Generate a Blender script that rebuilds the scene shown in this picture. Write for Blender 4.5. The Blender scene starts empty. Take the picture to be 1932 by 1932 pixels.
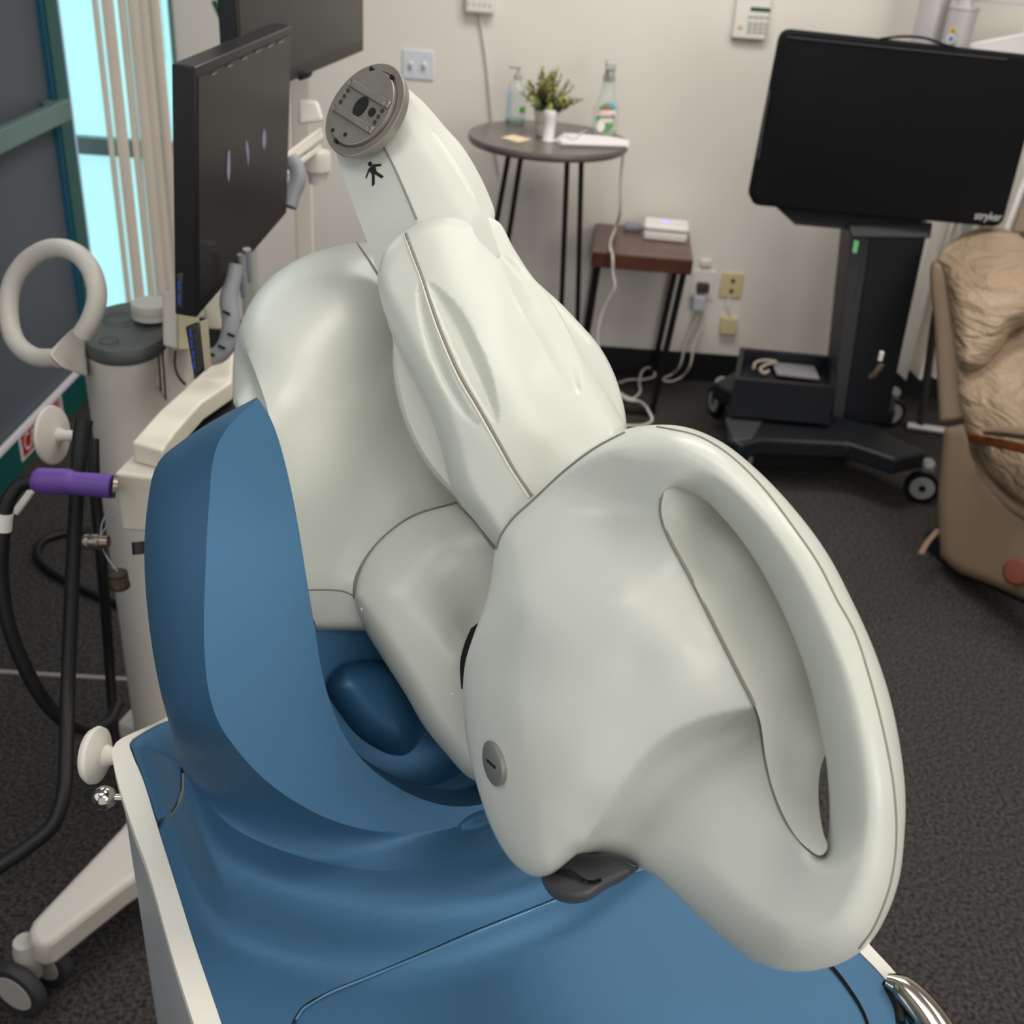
import bpy, math, random
import numpy as np
from mathutils import Vector, Matrix
from mathutils.bvhtree import BVHTree
from mathutils.geometry import delaunay_2d_cdt
random.seed(4)
SC = bpy.context.scene
COL = SC.collection
# ------------------------------------------------------------------ camera
IMG = 1932.0; F = 2100.0; CX = CY = 966.0
PITCH = math.radians(29.8); ROLL = math.radians(4.1); CAMH = 1.72
CAM = np.array([0.0, 0.0, CAMH])
FW = np.array([0, math.cos(PITCH), -math.sin(PITCH)])
U0 = np.array([0, math.sin(PITCH), math.cos(PITCH)])
R0 = np.array([1.0, 0, 0])
RI = math.cos(ROLL)*R0 + math.sin(ROLL)*U0
UI = math.cos(ROLL)*U0 - math.sin(ROLL)*R0
def rays(p):
    p = np.asarray(p, float).reshape(-1, 2)
    return FW[None] + RI[None]*((p[:, :1]-CX)/F) - UI[None]*((p[:, 1:2]-CY)/F)
def P(x, y, t): return CAM + rays([(x, y)])[0]*t
def on_y(x, y, Y): d = rays([(x, y)])[0]; return CAM + d*(Y/d[1])
def on_x(x, y, X): d = rays([(x, y)])[0]; return CAM + d*(X/d[0])
def on_z(x, y, Z): d = rays([(x, y)])[0]; return CAM + d*((Z-CAMH)/d[2])
def t_plane(p, P0, n):
    d = rays(p); return ((P0-CAM) @ n) / (d @ n)
def proj(q):
    q = np.asarray(q, float)-CAM; z = q @ FW
    return (CX + F*(q @ RI)/z, CY - F*(q @ UI)/z, z)
# ------------------------------------------------------------------ curves in 2-D / 3-D
def catmull(pts, n_per=8, closed=False):
    pts = np.asarray(pts, float); n = len(pts); out = []
    m = n if closed else n-1
    for i in range(m):
        p1, p2 = pts[i], pts[(i+1) % n]
        p0 = pts[(i-1) % n] if (closed or i > 0) else 2*p1-p2
        p3 = pts[(i+2) % n] if (closed or i+2 < n) else 2*p2-p1
        def tk(a, b): return max(np.linalg.norm(a-b), 1e-9)**0.5
        t0 = 0; t1 = t0+tk(p0, p1); t2 = t1+tk(p1, p2); t3 = t2+tk(p2, p3)
        for k in range(n_per):
            t = t1+(t2-t1)*k/n_per
            A1 = (t1-t)/(t1-t0)*p0+(t-t0)/(t1-t0)*p1
            A2 = (t2-t)/(t2-t1)*p1+(t-t1)/(t2-t1)*p2
            A3 = (t3-t)/(t3-t2)*p2+(t-t2)/(t3-t2)*p3
            B1 = (t2-t)/(t2-t0)*A1+(t-t0)/(t2-t0)*A2
            B2 = (t3-t)/(t3-t1)*A2+(t-t1)/(t3-t1)*A3
            out.append((t2-t)/(t2-t1)*B1+(t-t1)/(t2-t1)*B2)
    if not closed: out.append(pts[-1])
    return np.array(out)
def resample(c, n=None, step=None, closed=False):
    c = np.asarray(c, float)
    if closed: c = np.vstack([c, c[:1]])
    s = np.r_[0, np.cumsum(np.linalg.norm(np.diff(c[:, :min(3, c.shape[1])], axis=0), axis=1))]
    if n is None: n = max(3, int(round(s[-1]/step)) + (0 if closed else 1))
    u = np.linspace(0, s[-1], n, endpoint=not closed)
    return np.stack([np.interp(u, s, c[:, k]) for k in range(c.shape[1])], 1)
class TPS:
    """thin-plate spline through (x, y, value) control points"""
    def __init__(self, ctrl, reg=1e-3):
        c = np.asarray(ctrl, float); self.o = c[:, :2].mean(0); self.s = 300.0
        self.p = (c[:, :2]-self.o)/self.s; n = len(c)
        K = self.k(self.p, self.p)+np.eye(n)*reg
        Q = np.c_[np.ones(n), self.p]
        M = np.block([[K, Q], [Q.T, np.zeros((3, 3))]])
        self.w = np.linalg.lstsq(M, np.r_[c[:, 2], 0, 0, 0], rcond=None)[0]
    @staticmethod
    def k(a, b):
        r2 = ((a[:, None]-b[None])**2).sum(2)
        return 0.5*r2*np.log(r2+1e-12)
    def __call__(self, q):
        q = (np.asarray(q, float).reshape(-1, 2)-self.o)/self.s
        return self.k(q, self.p) @ self.w[:-3] + self.w[-3] + q @ self.w[-2:]
def fun(x):
    if callable(x): return x
    if isinstance(x, (int, float)): return lambda q: np.full(len(q), float(x))
    return TPS(x)
def inside(p, poly):
    x, y = p[:, 0], p[:, 1]; r = np.zeros(len(p), bool); n = len(poly)
    for i in range(n):
        x0, y0 = poly[i]; x1, y1 = poly[(i+1) % n]
        if y0 == y1: continue
        c = (y0 > y) != (y1 > y)
        r ^= c & (x < (x1-x0)*(y-y0)/(y1-y0)+x0)
    return r
def seg_d(p, A, B):
    d = B-A; L = (d**2).sum(1)+1e-12
    u = np.clip(((p[:, None]-A[None])*d[None]).sum(2)/L[None], 0, 1)
    q = A[None]+u[..., None]*d[None]
    return np.sqrt(((p[:, None]-q)**2).sum(2)), u
def loop_of(o, step, r=40.0):
    """outline [(x,y[,r])]: smooth closed loop, r interpolated; a point given as (x,y,r,'c') is a corner"""
    dat = [(a[0], a[1], a[2] if len(a) > 2 else r) for a in o]
    cor = [i for i, a in enumerate(o) if len(a) > 3]
    dat = np.array(dat, float)
    if not cor: return resample(catmull(dat, 10, True), step=step, closed=True)
    out = []
    for k, i in enumerate(cor):
        j = cor[(k+1) % len(cor)]
        idx = [(i+q) % len(o) for q in range(((j-i-1) % len(o))+2)]
        seg = catmull(dat[idx], 10) if len(idx) > 2 else dat[idx]
        out.append(resample(seg, step=step)[:-1])
    return np.vstack(out)
# ------------------------------------------------------------------ materials
def lin(c):
    if isinstance(c, str): c = [int(c[i:i+2], 16)/255 for i in (1, 3, 5)]
    return [((x+0.055)/1.055)**2.4 if x > 0.04045 else x/12.92 for x in c]
def mat(name, color, rough=0.5, metal=0.0, vary=0.0, vscale=8.0, bump=0.0, bscale=300.0, spec=0.5,
        coat=0.0, emit=0.0, ecol=None, trans=0.0, alpha=1.0, color2=None, ior=1.45, bdist=0.001, detail=3.0):
    m = bpy.data.materials.new(name); m.use_nodes = True
    N = m.node_tree.nodes; L = m.node_tree.links; b = N['Principled BSDF']
    c = lin(color)
    b.inputs['Base Color'].default_value = (*c, 1)
    b.inputs['Roughness'].default_value = rough; b.inputs['Metallic'].default_value = metal
    b.inputs['Specular IOR Level'].default_value = spec; b.inputs['Coat Weight'].default_value = coat
    b.inputs['Transmission Weight'].default_value = trans; b.inputs['Alpha'].default_value = alpha
    b.inputs['IOR'].default_value = ior
    if emit:
        b.inputs['Emission Color'].default_value = (*lin(ecol or color), 1); b.inputs['Emission Strength'].default_value = emit
    tc = N.new('ShaderNodeTexCoord')
    if vary or color2:
        no = N.new('ShaderNodeTexNoise'); no.inputs['Scale'].default_value = vscale; no.inputs['Detail'].default_value = detail
        L.new(tc.outputs['Object'], no.inputs['Vector'])
        rp = N.new('ShaderNodeValToRGB')
        c2 = lin(color2) if color2 else [max(0, x*(1-vary)) for x in c]
        c3 = c if color2 else [min(1, x*(1+vary)) for x in c]
        rp.color_ramp.elements[0].position = 0.35; rp.color_ramp.elements[1].position = 0.65
        rp.color_ramp.elements[0].color = (*c2, 1); rp.color_ramp.elements[1].color = (*c3, 1)
        L.new(no.outputs['Fac'], rp.inputs['Fac']); L.new(rp.outputs['Color'], b.inputs['Base Color'])
    if bump:
        nb = N.new('ShaderNodeTexNoise'); nb.inputs['Scale'].default_value = bscale; nb.inputs['Detail'].default_value = 2
        L.new(tc.outputs['Object'], nb.inputs['Vector'])
        bp = N.new('ShaderNodeBump'); bp.inputs['Strength'].default_value = bump; bp.inputs['Distance'].default_value = bdist
        L.new(nb.outputs['Fac'], bp.inputs['Height']); L.new(bp.outputs['Normal'], b.inputs['Normal'])
    return m
# ------------------------------------------------------------------ mesh builder
def frame_z(d, up=(0, 0, 1)):
    d = Vector(d).normalized(); u = Vector(up)
    if abs(d.dot(u)) > 0.97: u = Vector((0, 1, 0))
    x = u.cross(d).normalized(); y = d.cross(x)
    return np.array([x, y, d]).T           # columns
class MB:
    def __init__(s): s.v = []; s.f = []
    def add(s, v, f):
        b = len(s.v); s.v.extend([tuple(map(float, q)) for q in v]); s.f.extend([tuple(int(i)+b for i in q) for q in f]); return s
    def box(s, c, size, rot=None):
        R = np.eye(3) if rot is None else np.array(rot)
        h = np.array(size)/2
        v = [np.array(c)+R @ (h*np.array(k)) for k in ((-1,-1,-1),(1,-1,-1),(1,1,-1),(-1,1,-1),(-1,-1,1),(1,-1,1),(1,1,1),(-1,1,1))]
        return s.add(v, [(3,2,1,0),(4,5,6,7),(0,1,5,4),(1,2,6,5),(2,3,7,6),(3,0,4,7)])
    def hexa(s, a, b):
        """solid between quad a (4 pts) and quad b (4 pts)"""
        return s.add(list(a)+list(b), [(3,2,1,0),(4,5,6,7),(0,1,5,4),(1,2,6,5),(2,3,7,6),(3,0,4,7)])
    def tube(s, pts, r, sides=10, smooth=4, closed=False, cap=True, flat=1.0):
        pts = np.asarray(pts, float)
        rr = np.full(len(pts), r, float) if np.isscalar(r) else np.asarray(r, float)
        if smooth and len(pts) > 2:
            c = catmull(np.c_[pts, rr], smooth, closed); pts, rr = c[:, :3], c[:, 3]
        n = len(pts); T = np.zeros_like(pts)
        for i in range(n):
            a = pts[(i-1) % n] if closed or i > 0 else pts[i]; b = pts[(i+1) % n] if closed or i < n-1 else pts[i]
            T[i] = (b-a)/(np.linalg.norm(b-a)+1e-12)
        Fm = frame_z(T[0]); x = Fm[:, 0]; V = []
        for i in range(n):
            x = x-T[i]*(x @ T[i]); x /= np.linalg.norm(x)+1e-12; y = np.cross(T[i], x)
            for k in range(sides):
                a = 2*math.pi*k/sides
                V.append(pts[i]+rr[i]*(math.cos(a)*x+flat*math.sin(a)*y))
        Fc = []
        for i in range(n if closed else n-1):
            j = (i+1) % n
            for k in range(sides):
                l = (k+1) % sides; Fc.append((i*sides+k, i*sides+l, j*sides+l, j*sides+k))
        if cap and not closed:
            Fc.append(tuple(range(sides-1, -1, -1))); Fc.append(tuple((n-1)*sides+k for k in range(sides)))
        return s.add(V, Fc)
    def lathe(s, o, d, prof, sides=32, up=(0, 0, 1), sx=1.0, sy=1.0):
        M = frame_z(d, up); V = []; Fc = []; n = len(prof)
        for (r, h) in prof:
            for k in range(sides):
                a = 2*math.pi*k/sides
                V.append(np.array(o)+M @ np.array([r*sx*math.cos(a), r*sy*math.sin(a), h]))
        for i in range(n-1):
            for k in range(sides):
                l = (k+1) % sides; Fc.append((i*sides+k, i*sides+l, (i+1)*sides+l, (i+1)*sides+k))
        Fc.append(tuple(range(sides-1, -1, -1))); Fc.append(tuple((n-1)*sides+k for k in range(sides)))
        return s.add(V, Fc)
    def prism(s, top, bot):
        n = len(top)
        return s.add(list(top)+list(bot), [tuple(range(n)), tuple(range(2*n-1, n-1, -1))]+[(i, n+i, n+(i+1) % n, (i+1) % n) for i in range(n)])
    def grid(s, G, closed_u=False, closed_v=False):
        nu, nv = len(G), len(G[0]); V = [q for row in G for q in row]; Fc = []
        for i in range(nu if closed_u else nu-1):
            for j in range(nv if closed_v else nv-1):
                a, b = (i+1) % nu, (j+1) % nv
                Fc.append((i*nv+j, i*nv+b, a*nv+b, a*nv+j))
        return s.add(V, Fc)
    def build(s, name, m, parent=None, angle=38, bevel=0.0, segs=3, label=None, weld=False, subsurf=0):
        me = bpy.data.meshes.new(name)
        org = ORIGIN.get(parent.name, np.zeros(3)) if parent else np.zeros(3)
        V = np.array(s.v)-org
        me.from_pydata([tuple(q) for q in V], [], s.f); me.update()
        import bmesh
        bm = bmesh.new(); bm.from_mesh(me)
        if weld: bmesh.ops.remove_doubles(bm, verts=bm.verts, dist=1e-5)
        bmesh.ops.recalc_face_normals(bm, faces=bm.faces); bm.to_mesh(me); bm.free()
        me.polygons.foreach_set('use_smooth', [True]*len(me.polygons))
        me.set_sharp_from_angle(angle=math.radians(angle))
        me.materials.append(m)
        o = bpy.data.objects.new(name, me); COL.objects.link(o)
        if parent: o.parent = parent; ORIGIN[o.name] = org
        else: ORIGIN[o.name] = np.zeros(3)
        if bevel:
            b = o.modifiers.new('bevel', 'BEVEL'); b.width = bevel; b.segments = segs; b.limit_method = 'ANGLE'; b.angle_limit = math.radians(40)
            b.harden_normals = False
        if subsurf:
            b = o.modifiers.new('sub', 'SUBSURF'); b.levels = b.render_levels = subsurf
        if label: o['label'] = label
        return o
ORIGIN = {}
def thing(name, label, cat, loc, group=None):
    o = bpy.data.objects.new(name, None); COL.objects.link(o); o.empty_display_size = 0.05
    o.location = tuple(map(float, loc)); ORIGIN[o.name] = np.array(loc, float)
    return tag(o, label, cat, group)
def tag(o, label, cat, group=None, kind=None):
    if label: o['label'] = label
    if cat: o['category'] = cat
    if group: o['group'] = group
    if kind: o['kind'] = kind
    return o
def struct(o):
    o['kind'] = 'structure'; return o
def text_mb(txt, o, ex, ey, h, depth=0.0004, space=1.0, width=None):
    """flat lettering: origin o (left baseline), ex/ey unit directions, h letter height"""
    cu = bpy.data.curves.new('t', 'FONT'); cu.body = txt; cu.size = 1.0; cu.space_character = space; cu.resolution_u = 3
    ob = bpy.data.objects.new('t', cu); COL.objects.link(ob)
    bpy.context.view_layer.update()
    me = ob.evaluated_get(bpy.context.evaluated_depsgraph_get()).to_mesh()
    v = np.array([q.co[:] for q in me.vertices]); f = [tuple(p.vertices) for p in me.polygons]
    ob.evaluated_get(bpy.context.evaluated_depsgraph_get()).to_mesh_clear()
    bpy.data.objects.remove(ob); bpy.data.curves.remove(cu)
    k = h/0.70; kx = k if width is None else width/(v[:, 0].max()-v[:, 0].min())
    ex, ey = np.array(ex, float), np.array(ey, float); n = np.cross(ex, ey)
    W = [np.array(o)+ex*(q[0]-v[:, 0].min())*kx+ey*q[1]*k+n*depth for q in v]
    return MB().add(W, f)
# ------------------------------------------------------------------ organic shell: front sheet + back sheet meeting on one rim
def shell(outline, mid, bulge, back, r=40.0, step=7.0, holes=(), scoops=(), power=2.0, mb=None, rings=(1.5, 4.0, 9.0)):
    L = [loop_of(outline, step*0.9, r)]+[loop_of(h, step*0.9, r) for h in holes]
    A = np.vstack(L); B = np.vstack([np.roll(l, -1, 0) for l in L])
    bp = A[:, :2]; nb = len(bp); edges = []; k = 0
    for l in L:
        n = len(l); edges += [(k+i, k+(i+1) % n) for i in range(n)]; k += n
    def isin(q):
        m = inside(q, L[0][:, :2])
        for h in L[1:]: m &= ~inside(q, h[:, :2])
        return m
    lo, hi = L[0][:, :2].min(0), L[0][:, :2].max(0)
    gx, gy = np.meshgrid(np.arange(lo[0], hi[0], step), np.arange(lo[1], hi[1], step*0.866))
    gx = gx+(np.arange(gx.shape[0]) % 2)[:, None]*step/2
    g = np.c_[gx.ravel(), gy.ravel()]; g = g[isin(g)]
    def dist(q):
        out = np.empty(len(q)); tt = np.empty(len(q))
        for i in range(0, len(q), 2000):
            d, u = seg_d(q[i:i+2000], A[:, :2], B[:, :2])
            rr = A[None, :, 2]+(B[:, 2]-A[:, 2])[None]*u
            out[i:i+2000] = d.min(1); tt[i:i+2000] = (d/rr).min(1)
        return out, tt
    dg, _ = dist(g)
    pts = [g[dg > max(rings)+0.45*step] if rings else g[dg > 0.5*step]]
    for l in L:
        tg = np.roll(l[:, :2], -1, 0)-np.roll(l[:, :2], 1, 0); nn = np.c_[-tg[:, 1], tg[:, 0]]
        nn /= np.linalg.norm(nn, axis=1)[:, None]+1e-9
        for d in rings:
            for sg in (1, -1):
                q = l[:, :2]+sg*nn*d; q = q[isin(q)]
                if len(q):
                    dq, _ = dist(q); pts.append(q[dq > 0.93*d])
    ip = np.vstack(pts)
    for sc in scoops:                          # mesh points along every crisp line
        if len(sc) > 3: cl = resample(catmull(np.array(sc[3], float), 8), step=step*.7)
        else: cl = resample(catmull(np.array(sc[0], float), 8, True), step=step*.7, closed=True)
        cl = cl[isin(cl)]
        if not len(cl): continue
        cl = cl[dist(cl)[0] > 1.0]
        near = np.array([((cl-q)**2).sum(1).min() for q in ip])
        ip = np.vstack([ip[near > (step*.5)**2], cl])
    allp = np.vstack([bp, ip])
    vv, ee, ff, *_ = delaunay_2d_cdt([Vector(q) for q in allp], edges, [], 0, 1e-4)
    V = np.array([q[:] for q in vv]); T = np.array([q for q in ff if len(q) == 3])
    T = T[isin(V[T].mean(1))]
    d, tt = dist(V); t = np.clip(tt, 0, 1); t[d < 1e-3] = 0
    pf = (1-(1-t)**power)**(1/power)
    rim = d < 1e-3
    m = fun(mid)(V); zf = m-fun(bulge)(V)*pf; zb = m+fun(back)(V)*pf
    for sc in scoops:
        poly, amt = np.array(sc[0], float), sc[1]
        if len(sc) > 3:                       # fold: a crisp line on one side, fading out on the other
            ln = resample(catmull(np.array(sc[3], float), 8), step=6); ins = inside(V, poly)
            dd, _ = seg_d(V[ins], ln[:-1], ln[1:]); dd = dd.min(1); w = sc[2]
            zf[ins] += amt*np.sin(np.clip(dd/w, 0, 1)*math.pi/2)*np.exp(-(np.maximum(dd-w, 0)/sc[4])**2)
            continue
        lp = resample(catmull(poly, 8, True), step=6, closed=True)
        ins = inside(V, lp)
        if ins.any():
            dd, _ = seg_d(V[ins], lp, np.roll(lp, -1, 0)); dd = dd.min(1); w = sc[2] if len(sc) > 2 else dd.max()
            zf[ins] += amt*np.sin(np.clip(dd/w, 0, 1)*math.pi/2)
    D = rays(V); Fr = CAM+D*zf[:, None]; Bk = CAM+D*zb[:, None]
    n = len(V); remap = np.where(rim, np.arange(n), np.arange(n)+n)
    mb = mb or MB()
    T2 = remap[T][:, ::-1]
    VV = np.vstack([Fr, Bk]); FF = np.vstack([T, T2])
    used, inv = np.unique(FF, return_inverse=True)
    mb.add(VV[used], inv.reshape(FF.shape))
    return mb
def rails(rl, n=60, sub=1, closed=False, caps=True, mb=None, straight=False):
    """skin over rails; each rail a list of world points. sub: smooth subdivisions across the rails"""
    R = [resample(np.array(r, float) if straight else catmull(r, 6), n=n) for r in rl]
    G = np.stack(R, 1)                      # n x rails x 3
    if sub > 1:
        G = np.stack([catmull(g, sub, closed) for g in G], 0)
    mb = mb or MB(); b = len(mb.v); mb.grid(list(G), closed_v=closed)
    if caps and closed:
        k = G.shape[1]; mb.f.append(tuple(b+i for i in range(k))); mb.f.append(tuple(b+(n-1)*k+i for i in range(k-1, -1, -1)))
    return mb
def bvh(o):
    me = o.data; M = ORIGIN[o.name]
    return BVHTree.FromPolygons([tuple(np.array(v.co)+M) for v in me.vertices], [tuple(p.vertices) for p in me.polygons])
def cast(trees, p, lift=0.0):
    """the points of the surface under photo positions p"""
    out = []
    for q, d in zip(np.asarray(p, float).reshape(-1, 2), rays(p)):
        best = None
        for tr in trees:
            h = tr.ray_cast(Vector(CAM), Vector(d).normalized())
            if h[0] is not None and (best is None or h[3] < best[3]): best = h
        if best is not None:
            out.append(np.array(best[0])-np.array(Vector(d).normalized())*lift)
    return np.array(out)
def seam(trees, p, r=0.0012, lift=0.0, step=8):
    q = resample(catmull(np.array(p, float), 8), step=step)
    c = cast(trees, q, lift)
    if len(c) < len(q)*0.7: print('SEAM MISS', p[:2], len(c), len(q))
    if len(c) < 2: return MB().box(P(p[0][0], p[0][1], 1.0), (.001, .001, .001))
    return MB().tube(c, r, sides=6, smooth=0)
# ================================================================== the robot
M_white = mat('robot_white_enamel', '#c2c5bc', 0.33, vary=0.02, vscale=3, bump=0.12, bscale=1500, bdist=0.0004, spec=0.45)
M_blue = mat('robot_blue_metallic_paint', '#38607f', 0.5, metal=0.4, vary=0.03, vscale=5, bump=0.3, bscale=1300, bdist=0.0005, spec=.4)
M_blue2 = mat('robot_dark_blue_paint', '#34658a', 0.42, metal=0.35, vary=0.03, vscale=5, bump=0.08, bscale=1600, bdist=0.0003)
M_steel = mat('turned_steel', '#8f8a82', 0.36, metal=0.55, vary=0.06, vscale=60)
M_steel2 = mat('dark_steel', '#6f6b66', 0.35, metal=1.0)
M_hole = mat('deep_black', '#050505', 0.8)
M_seamd = mat('joint_gap', '#7d7b70', 0.7)
M_seamb = mat('blue_joint_gap', '#12283a', 0.5)
M_rubber = mat('dark_rubber_boot', '#47474a', 0.5, bump=0.1, bscale=400)
M_black = mat('black_print', '#141512', 0.5)
M_rim = mat('cream_rim', '#dcd8cd', 0.5, bump=0.05, bscale=900)
M_panel = mat('grey_satin_panel', '#b4b7b9', 0.38, metal=0.2, vary=0.06, vscale=3)
M_chrome = mat('chrome', '#c8c2b8', 0.12, metal=1.0)

ROB = thing('surgical_robot', 'large white and blue robot arm with a loop handle on a blue-topped cabinet', 'robot', (0.08, 0.72, 0.0))
e1 = np.array([math.cos(math.radians(33)), math.sin(math.radians(33)), 0]); e2 = np.array([e1[1], -e1[0], 0])
ZD = 0.92
# ---- cabinet with rim -------------------------------------------------
rim_out = [(330, 1345), (285, 1368), (250, 1383), (222, 1398), (212, 1415), (214, 1440), (224, 1481), (250, 1560), (280, 1643), (329, 1816), (366, 1932), (402, 2040)]
rim_in = [(338, 1352), (300, 1366), (268, 1383), (248, 1396), (244, 1404), (250, 1424), (270, 1472), (298, 1562), (329, 1661), (366, 1779), (418, 1932), (452, 2040)]
zt = ZD+0.003
ro = [on_z(x, y, zt) for x, y in rim_out]; ri = [on_z(x, y, zt-0.002) for x, y in rim_in]
ro_r = [on_z(x, y, zt) for x, y in [(1500, 1640), (1565, 1700), (1635, 1776), (1701, 1849), (1760, 1935), (1800, 2030)]]
ri_r = [on_z(x, y, zt-0.002) for x, y in [(1480, 1655), (1545, 1716), (1618, 1792), (1667, 1843), (1722, 1925), (1758, 2030)]]
dn = np.array([0, 0, -0.016])
def rim_part(o, i, nm):
    return rails([[q+dn for q in o], o, i, [q+dn*0.5 for q in i]], n=70).build(nm, M_rim, ROB, angle=30)
rim_part(ro, ri, 'cabinet_rim'); rim_part(ro_r, ri_r, 'cabinet_rim')
# cabinet body below the rim
c0, c1 = ro[4], ro[-1]
lw = [np.array([q[0], q[1], 0]) for q in ro[4:]]; rw = [np.array([q[0], q[1], 0]) for q in ro_r]
inset = -e1*0.004
foot = [q+e1*0.004 for q in lw]+[q-e1*0.006 for q in rw[::-1]]
up = np.array([0, 0, 1.0])
MB().prism([q+up*(zt-0.014) if False else q+up*(zt-0.017) for q in foot], [q+up*0.10 for q in foot]).build('cabinet_body', M_panel, ROB, angle=30)
MB().prism([q*np.array([.96, .96, 1])+up*0.10+np.array([0.0, .02, 0]) for q in foot], [q*np.array([.96, .96, 1])+up*0.0+np.array([0, .02, 0]) for q in foot]).build('cabinet_plinth', M_hole, ROB, angle=30)
# ---- blue deck ----------------------------------------------------------
VL = resample(catmull(np.array([(336,1330),(340,1395),(346,1450),(395,1510),(465,1566),(560,1606),(650,1628),(740,1636),(830,1628),(925,1604),(1005,1572),(1090,1510)], float), 6), step=10)
VP_ = np.vstack([VL, [(1090, 1000), (336, 1000)]])
RL_ = resample(np.array([(338,1352),(300,1366),(268,1383),(244,1404),(270,1472),(298,1562),(329,1661),(366,1779),(418,1932),(452,2040)], float), step=10)
def sstep(x): x = np.clip(x, 0, 1); return x*x*x*(x*(6*x-15)+10)
def H(q):
    """height of the deck above its flat level: a rounded pedestal around the foot of the shroud"""
    q = np.asarray(q, float).reshape(-1, 2)
    d = seg_d(q, VL[:-1], VL[1:])[0].min(1); d[inside(q, VP_)] = 0
    rf = sstep(seg_d(q, RL_[:-1], RL_[1:])[0].min(1)/95)
    return .050*(1-sstep((d-26)/215))*rf
def deck_t(q):
    d = rays(q); return (ZD+H(q)-CAMH)/d[:, 2]
seamA = [(530, 2040), (538, 1975), (555, 1932), (575, 1902), (620, 1876), (700, 1843), (800, 1801), (900, 1758), (1000, 1718), (1100, 1678), (1165, 1652), (1240, 1634), (1330, 1655), (1420, 1715), (1500, 1772), (1566, 1828), (1598, 1868), (1622, 1905), (1636, 1940), (1646, 2040)]
seamC = [(297, 1550), (318, 1537), (334, 1515), (341, 1490), (341, 1440), (337, 1400), (334, 1352)]
lid = [(x, y, 5) if 0 < i < len(seamA)-1 else (x, y, 5, 'c') for i, (x, y) in enumerate(seamA)]
rear = [(297,1553,4,'c'),(329,1661),(366,1779),(418,1932),(450,2040,4,'c'),(526,2040,4,'c')]+[(x-4, y-4) for x, y in seamA[1:8]]+[(x, y-5) for x, y in seamA[8:12]]+[(1335,1645),(1426,1706),(1506,1762),(1572,1822),(1604,1863),(1628,1902),(1642,1940),(1652,2040,4,'c'),(1754,2040,4,'c'),(1700,1890),(1664,1843),(1616,1793),(1478,1658,4,'c'),(1300,1500,4,'c'),(1080,1500),(1000,1566),(920,1595),(830,1612),(740,1618),(650,1612),(560,1592),(470,1552),(400,1500),(346,1440,4,'c')]+[(x+5, y+2) for x, y in seamC[3:0:-1]]
cornr = [(245,1404,4,'c'),(270,1472),(296,1549,4,'c')]+seamC[1:]+[(320,1356,4,'c'),(268,1384)]
D1 = shell(rear, deck_t, 0.0, lambda q: np.full(len(q), 0.03), r=4, step=9, rings=()).build('rear_deck_cover', M_blue, ROB)
D2 = shell(lid, lambda q: deck_t(q)+0.0015, 0.0022, 0.03, r=9, step=10, rings=(1.5, 4, 7)).build('front_lid', M_blue, ROB)
D3 = shell(cornr, lambda q: deck_t(q)+0.0005, 0.0016, 0.02, r=6, step=6).build('corner_cover', M_blue, ROB)
TD = [bvh(D1), bvh(D2), bvh(D3)]
seam([TD[0], TD[1]], [(x-2, y-4) for x, y in seamA[2:12]], 0.0011).build('deck_seam', M_seamb, ROB)
seam([TD[0], TD[1]], [(x, y) for x, y in seamA[2:12]], 0.0016).build('lid_edge_highlight', mat('lid_highlight_blue', '#5b86a6', .3, metal=.3), ROB)  # lighter blue tube paints the highlight along the lid's bevelled edge
seam([TD[0], TD[1]], [(x+2, y-2) for x, y in seamA[15:19]], 0.0014).build('deck_seam', M_seamb, ROB)
seam([TD[0], TD[2]], seamC[0:6], 0.0009).build('deck_seam', M_seamb, ROB)
# small latch on the deck behind the elbow
lt = P(893, 1556, 0.935)
a, b_ = P(868, 1562, 0.925), P(930, 1540, 0.945)
MB().tube([a, a*.6+b_*.4, b_], [0.003, 0.0075, 0.008], sides=12, smooth=3).build('deck_latch', M_blue, ROB)
# chrome grab bar at the front right corner
bar_o = [on_z(x, y, 0.925) for x, y in [(1672, 1848), (1700, 1862), (1735, 1898), (1768, 1945), (1800, 2010)]]
MB().tube(bar_o, [0.006, 0.012, 0.015, 0.016, 0.016], sides=16, flat=0.75).build('grab_bar', M_chrome, ROB)
seam([TD[0]], [(1668, 1846), (1684, 1876), (1696, 1905), (1700, 1931)], 0.004, lift=0.001).build('grab_bar_gap', M_hole, ROB)
# ---- blue shroud ring ---------------------------------------------------
P0 = P(700, 1565, 0.95)
nR = np.array([e2[0]*.92, e2[1]*.92, .39]); nR /= np.linalg.norm(nR)
def ringp(x, y, off=0.0): return P(x, y, t_plane([(x, y)], P0, nR)[0]+off+.034*((y-1090)/400)**2*(1 if y < 1090 else .25))
crease = [(487,752),(460,776),(432,803),(411,838),(400,880),(396,930),(391,1000),(388,1070),(385,1150),(386,1230),(393,1300),(412,1362),(445,1412),(490,1462),(545,1505),(620,1545),(700,1567),(790,1572),(860,1560),(930,1530),(1000,1490),(1060,1430)]
inner = [(491,757),(508,783),(524,820),(539,870),(552,925),(563,980),(574,1045),(586,1120),(598,1190),(609,1260),(626,1325),(651,1385),(690,1438),(740,1478),(800,1508),(860,1521),(920,1513),(980,1470),(1030,1400)]
outer = [(484,750,.03),(436,775,.06),(386,803,.085),(335,838,.105),(306,862,.115),(290,890,.12),(280,940,.12),(273,1010,.12),(273,1080,.12),(279,1160,.12),(290,1240,.115),(304,1310,.11),(322,1375,.10)]
valley = [(346,1450),(395,1510),(465,1566),(560,1606),(650,1628),(740,1636),(830,1628),(925,1604),(1005,1572),(1090,1510)]
rl_c = [ringp(x, y) for x, y in crease]
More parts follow.
